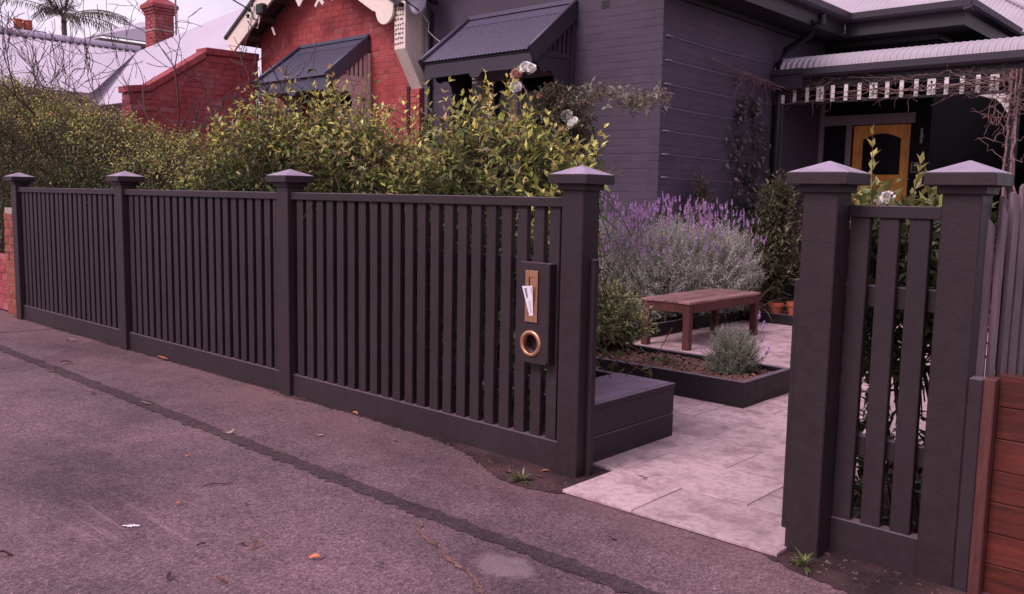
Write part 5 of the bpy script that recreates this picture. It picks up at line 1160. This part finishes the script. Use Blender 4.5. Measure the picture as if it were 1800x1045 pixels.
for k in range(13):
    z_ = rng.uniform(1.5, 2.7); a_ = rng.uniform(-1, 1); wander((-2.55, 11.03, z_), (-2.55 + random.choice((-1, 1)) * rng.uniform(.15, .5), 10.95 + rng.normal(0, .1), z_ + rng.normal(.05, .15)), 9, .035, .005, .002, m, 5)
for k in range(46):
    a_ = rng.uniform(0, 6.28); L_ = rng.uniform(.15, .5); x_, z_ = -2.62 + rng.normal(0, .16), rng.uniform(2.35, 2.95); wander((x_, 11.02 + rng.normal(0, .03), z_), (x_ + L_ * math.cos(a_), 10.98 + rng.normal(0, .06), z_ + L_ * math.sin(a_) * .8), 8, .03, .006, .002, m, 4)
# trailing on to the side wall
wander((-5.2, 11.0, 2.86), (XH + .06, 9.9, 2.97), 16, .012, .010, .006, m); wander((-5.25, 11.0, 2.84), (XH + .06, 9.3, 3.05), 18, .012, .008, .005, m)
for k in range(30): y_ = rng.uniform(10.0, 10.8); wander((XH + .05, y_, 2.93 + rng.normal(0, .03)), (XH + .06, y_ + rng.normal(0, .2), 2.93 - rng.uniform(-.05, .33)), 6, .015, .006, .002, m, 4)
m.build('branches', M['vinebark'], vine)

# bare deciduous shrubs between the hedge and the red wing wall
def bare(label, x_, y_, z0_, h, seed, lean=(0, 0), nst=3, r=.022):
    t_ = thing('bare_tree', label, 'tree', (x_, y_, 0)); rg = np.random.default_rng(seed); P0, P1, R0, R1 = [], [], [], []
    def grow(p, d, L_, rad, depth):
        n_ = 4
        for i in range(n_):
            d = nrm(d + rg.normal(0, .19, 3) + np.array([0, 0, .03])); q = p + d * L_ / n_; P0.append(p); P1.append(q); R0.append(rad * (1 - i * .12)); R1.append(rad * (1 - (i + 1) * .12)); p = q
            if depth > 0 and (i >= 1) and rg.random() < .75: grow(p, nrm(d + rg.normal(0, .62, 3) * np.array([1, .6, .8])), L_ * rg.uniform(.45, .75), rad * .5, depth - 1)
        if depth > 0: grow(p, nrm(d + rg.normal(0, .3, 3)), L_ * .65, rad * .55, depth - 1)
    for s_ in range(nst): grow(np.array([x_, y_, 0.]), nrm(np.array([lean[0] + rg.normal(0, .35), lean[1] + rg.normal(0, .2), 1.0])), h * rg.uniform(.5, .68), r * rg.uniform(.8, 1.2), 4)
    veg('branches', sticks(np.array(P0), np.array(P1), np.maximum(np.array(R0), .0048), np.maximum(np.array(R1), .0038)), M['bark'], t_)
bare('spreading bare tree in front of the white roof', -12.2, 5.6, 0, 3.5, 3, (-.15, 0), 4, .028)
bare('bare twiggy tree in front of the red wing wall', -10.3, 5.6, 0, 2.75, 12, (.05, 0), 3, .022)
bare('slender bare shrub just left of the red house corner', -9.35, 5.4, 0, 2.0, 8, (0, 0), 2, .017)
bare('bare upright shrub at the far left above the hedge', -14.3, 5.4, 0, 2.9, 21, (-.05, 0), 4, .021)

# weeds, fallen leaves, twigs, droppings on the footpath
for lab, x_, y_ in (('small green weed at the foot of the gatepost beside the letterbox fence', -2.764, 3.165), ('small green weed at the foot of the short fence', -1.32, 3.165)): strappy(lab, x_, y_, .006, 24, .066, [(.13, .16, .05), (.09, .12, .04), (.17, .16, .06)], .22, 'weed', 1.0)
lmesh = []
for k in range(4):
    r_ = np.random.default_rng(60 + k); N_ = 5; V = []; 
    for i in range(N_ + 1):
        t_ = i / N_; w_ = .34 * math.sin(math.pi * min(1, t_ * .92 + .05)); up = .22 * math.sin(t_ * 2.6 + k) + r_.normal(0, .03)
        V += [(t_ - .5, -w_ / 2, up + .10 * (1 + k % 2)), (t_ - .5, 0, up), (t_ - .5, w_ / 2, up + .10)]
    m = MB(); F_ = [(3 * i + j_, 3 * i + 3 + j_, 3 * i + 4 + j_, 3 * i + 1 + j_) for i in range(N_) for j_ in (0, 1)]
    zmin = min(v_[2] for v_ in V); m.add([(v_[0], v_[1], v_[2] - zmin) for v_ in V], F_); lmesh.append(m)
lcol = {'brown': (.16, .065, .055), 'orange': (.48, .17, .08), 'pale': (.36, .26, .22), 'dark': (.05, .028, .03)}
lmats = {k: m_paint(k + '_dead_leaf', v, .75, .2, (40, 40, 40), .2, .2) for k, v in lcol.items()}; lcache = {}
spots = [(-8.322, 3.219, 'pale', .10), (-6.087, 2.471, 'pale', .06), (-6.927, 3.40, 'orange', .11), (-4.28, 2.222, 'orange', .035), (-3.644, 1.846, 'orange', .038), (-3.139, 1.675, 'dark', .035), (-2.981, 1.824, 'brown', .045), (-3.034, 1.796, 'brown', .035), (-2.79, 1.562, 'brown', .05), (-3.573, 1.109, 'brown', .055), (-4.03, 2.595, 'pale', .035), (-4.142, 2.952, 'pale', .045), (-4.403, 3.42, 'orange', .055), (-2.719, 1.913, 'orange', .05), (-2.503, 2.066, 'dark', .028), (-2.011, 2.882, 'dark', .035), (-2.785, 3.37, 'orange', .045), (-7.283, 2.771, 'pale', .09), (-5.541, 2.591, 'pale', .07), (-4.535, 2.616, 'pale', .06), (-7.036, 2.567, 'brown', .05), (-3.3, 2.45, 'brown', .03), (-2.95, 1.45, 'dark', .04), (-3.42, 2.05, 'dark', .02), (-3.55, 1.35, 'dark', .025), (-2.9, 3.22, 'brown', .05), (-2.75, 3.28, 'brown', .04), (-3.75, 3.2, 'pale', .04), (-5.2, 3.05, 'brown', .03)]
WHERE = ['under the farthest panel', 'outside the strip near the second post', 'close to the middle base board', 'small and alone in the open middle', 'small and alone above the white splash', 'right of the crack start, very small', 'rightmost of a pair of brown ones', 'leftmost of a pair of brown ones',
 'largest at the bottom centre', 'at the lower left corner', 'small, just outside the strip middle', 'between strip and third post', 'touching the board by the third post', 'beside the crack', 'right of the crack', 'in front of the paved gateway', 'on the soil by the letterbox post', 'long, in the strip at far left',
 'outside the strip below the third post', 'on the dark strip', 'inside the strip before the third post', 'outside the strip opposite the letterbox', 'at the bottom edge near the centre', 'tiny, in the open middle', 'tiny, near the white splash', 'left of the weed by the gatepost', 'behind the weed by the gatepost', 'halfway along the nearest panel', 'between third post and strip']
for k, (x_, y_, c_, s_) in enumerate(spots):
    key = (k % 4, c_)
    if key not in lcache: o = lmesh[k % 4].build('l', lmats[c_], None, 0); lcache[key] = o.data; bpy.data.objects.remove(o)
    o = inst('fallen_leaf', lcache[key], None, (x_, y_, .0055), 0, (rng.normal(0, .12), rng.normal(0, .12), rng.uniform(0, 6.3)), (s_, s_ * 1.2, s_ * .8))
    tag(o, '%s dead leaf on the footpath, %s' % ({'brown': 'curled brown', 'orange': 'orange', 'pale': 'bleached pale', 'dark': 'shrivelled dark'}[c_], WHERE[k]), 'leaf', 'dead leaves on the footpath')
o = inst('fallen_leaf', lcache[(2, 'brown')] if (2, 'brown') in lcache else list(lcache.values())[0], None, (-2.336, 3.591, .024), 0, (0, 0, 1.0), (.05, .06, .04)); tag(o, 'brown leaf lying on the pale paving in the gateway', 'leaf')
tw = MB(); tw.tube([(-3.79, 2.045, .008), (-3.775, 2.09, .012), (-3.755, 2.13, .006), (-3.739, 2.176, .009)], [.003, .004, .003, .002], 5); tag(tw.build('twig', M['bark'], None), 'short brown twig on the asphalt below the middle fence post', 'twig')
sp_ = MB(); c0 = np.array([-3.543, 1.581]); pts = []
for k in range(22):
    a_ = 2 * math.pi * k / 22; r_ = .011 + .014 * rng.random() + (.028 if k in (3, 13) else 0) + (.02 if k in (4, 14, 2) else 0); pts.append((c0[0] + r_ * .9 * math.cos(a_), c0[1] + r_ * .9 * math.sin(a_), .0042))
sp_.add(pts, [tuple(range(len(pts)))]); sp_.build('bird_dropping', M['splat'], footpath)

n = 260; x_ = rng.uniform(-9, -.6, n); y_ = rng.uniform(.9, 3.2, n); chips('grit', np.stack([x_, y_], 1), np.full(n, 0.001), .002, .006, M['patch'], footpath)

for k, (x_, y_, r_, c_, lab) in enumerate(((-.70, 3.22, .035, 'patch', 'pale broken stone at the foot of the timber wall'), (-.60, 3.20, .055, 'brick_wing', 'reddish broken brick piece beside the timber wall'), (-.76, 3.26, .022, 'patch', 'small grey stone chip by the timber wall post'))):
    m = MB(); m.lathe((x_, y_, .0), [(.001, r_ * .75), (r_ * .6, r_ * .65), (r_, r_ * .3), (r_ * .9, 0), (.001, -.002)], 7); m.v = [(p[0] + rng.normal(0, r_ * .12), p[1] + rng.normal(0, r_ * .12), max(0.002, p[2] + rng.normal(0, r_ * .06))) for p in m.v]; tag(m.build('stone', M[c_], None), lab, 'stone')
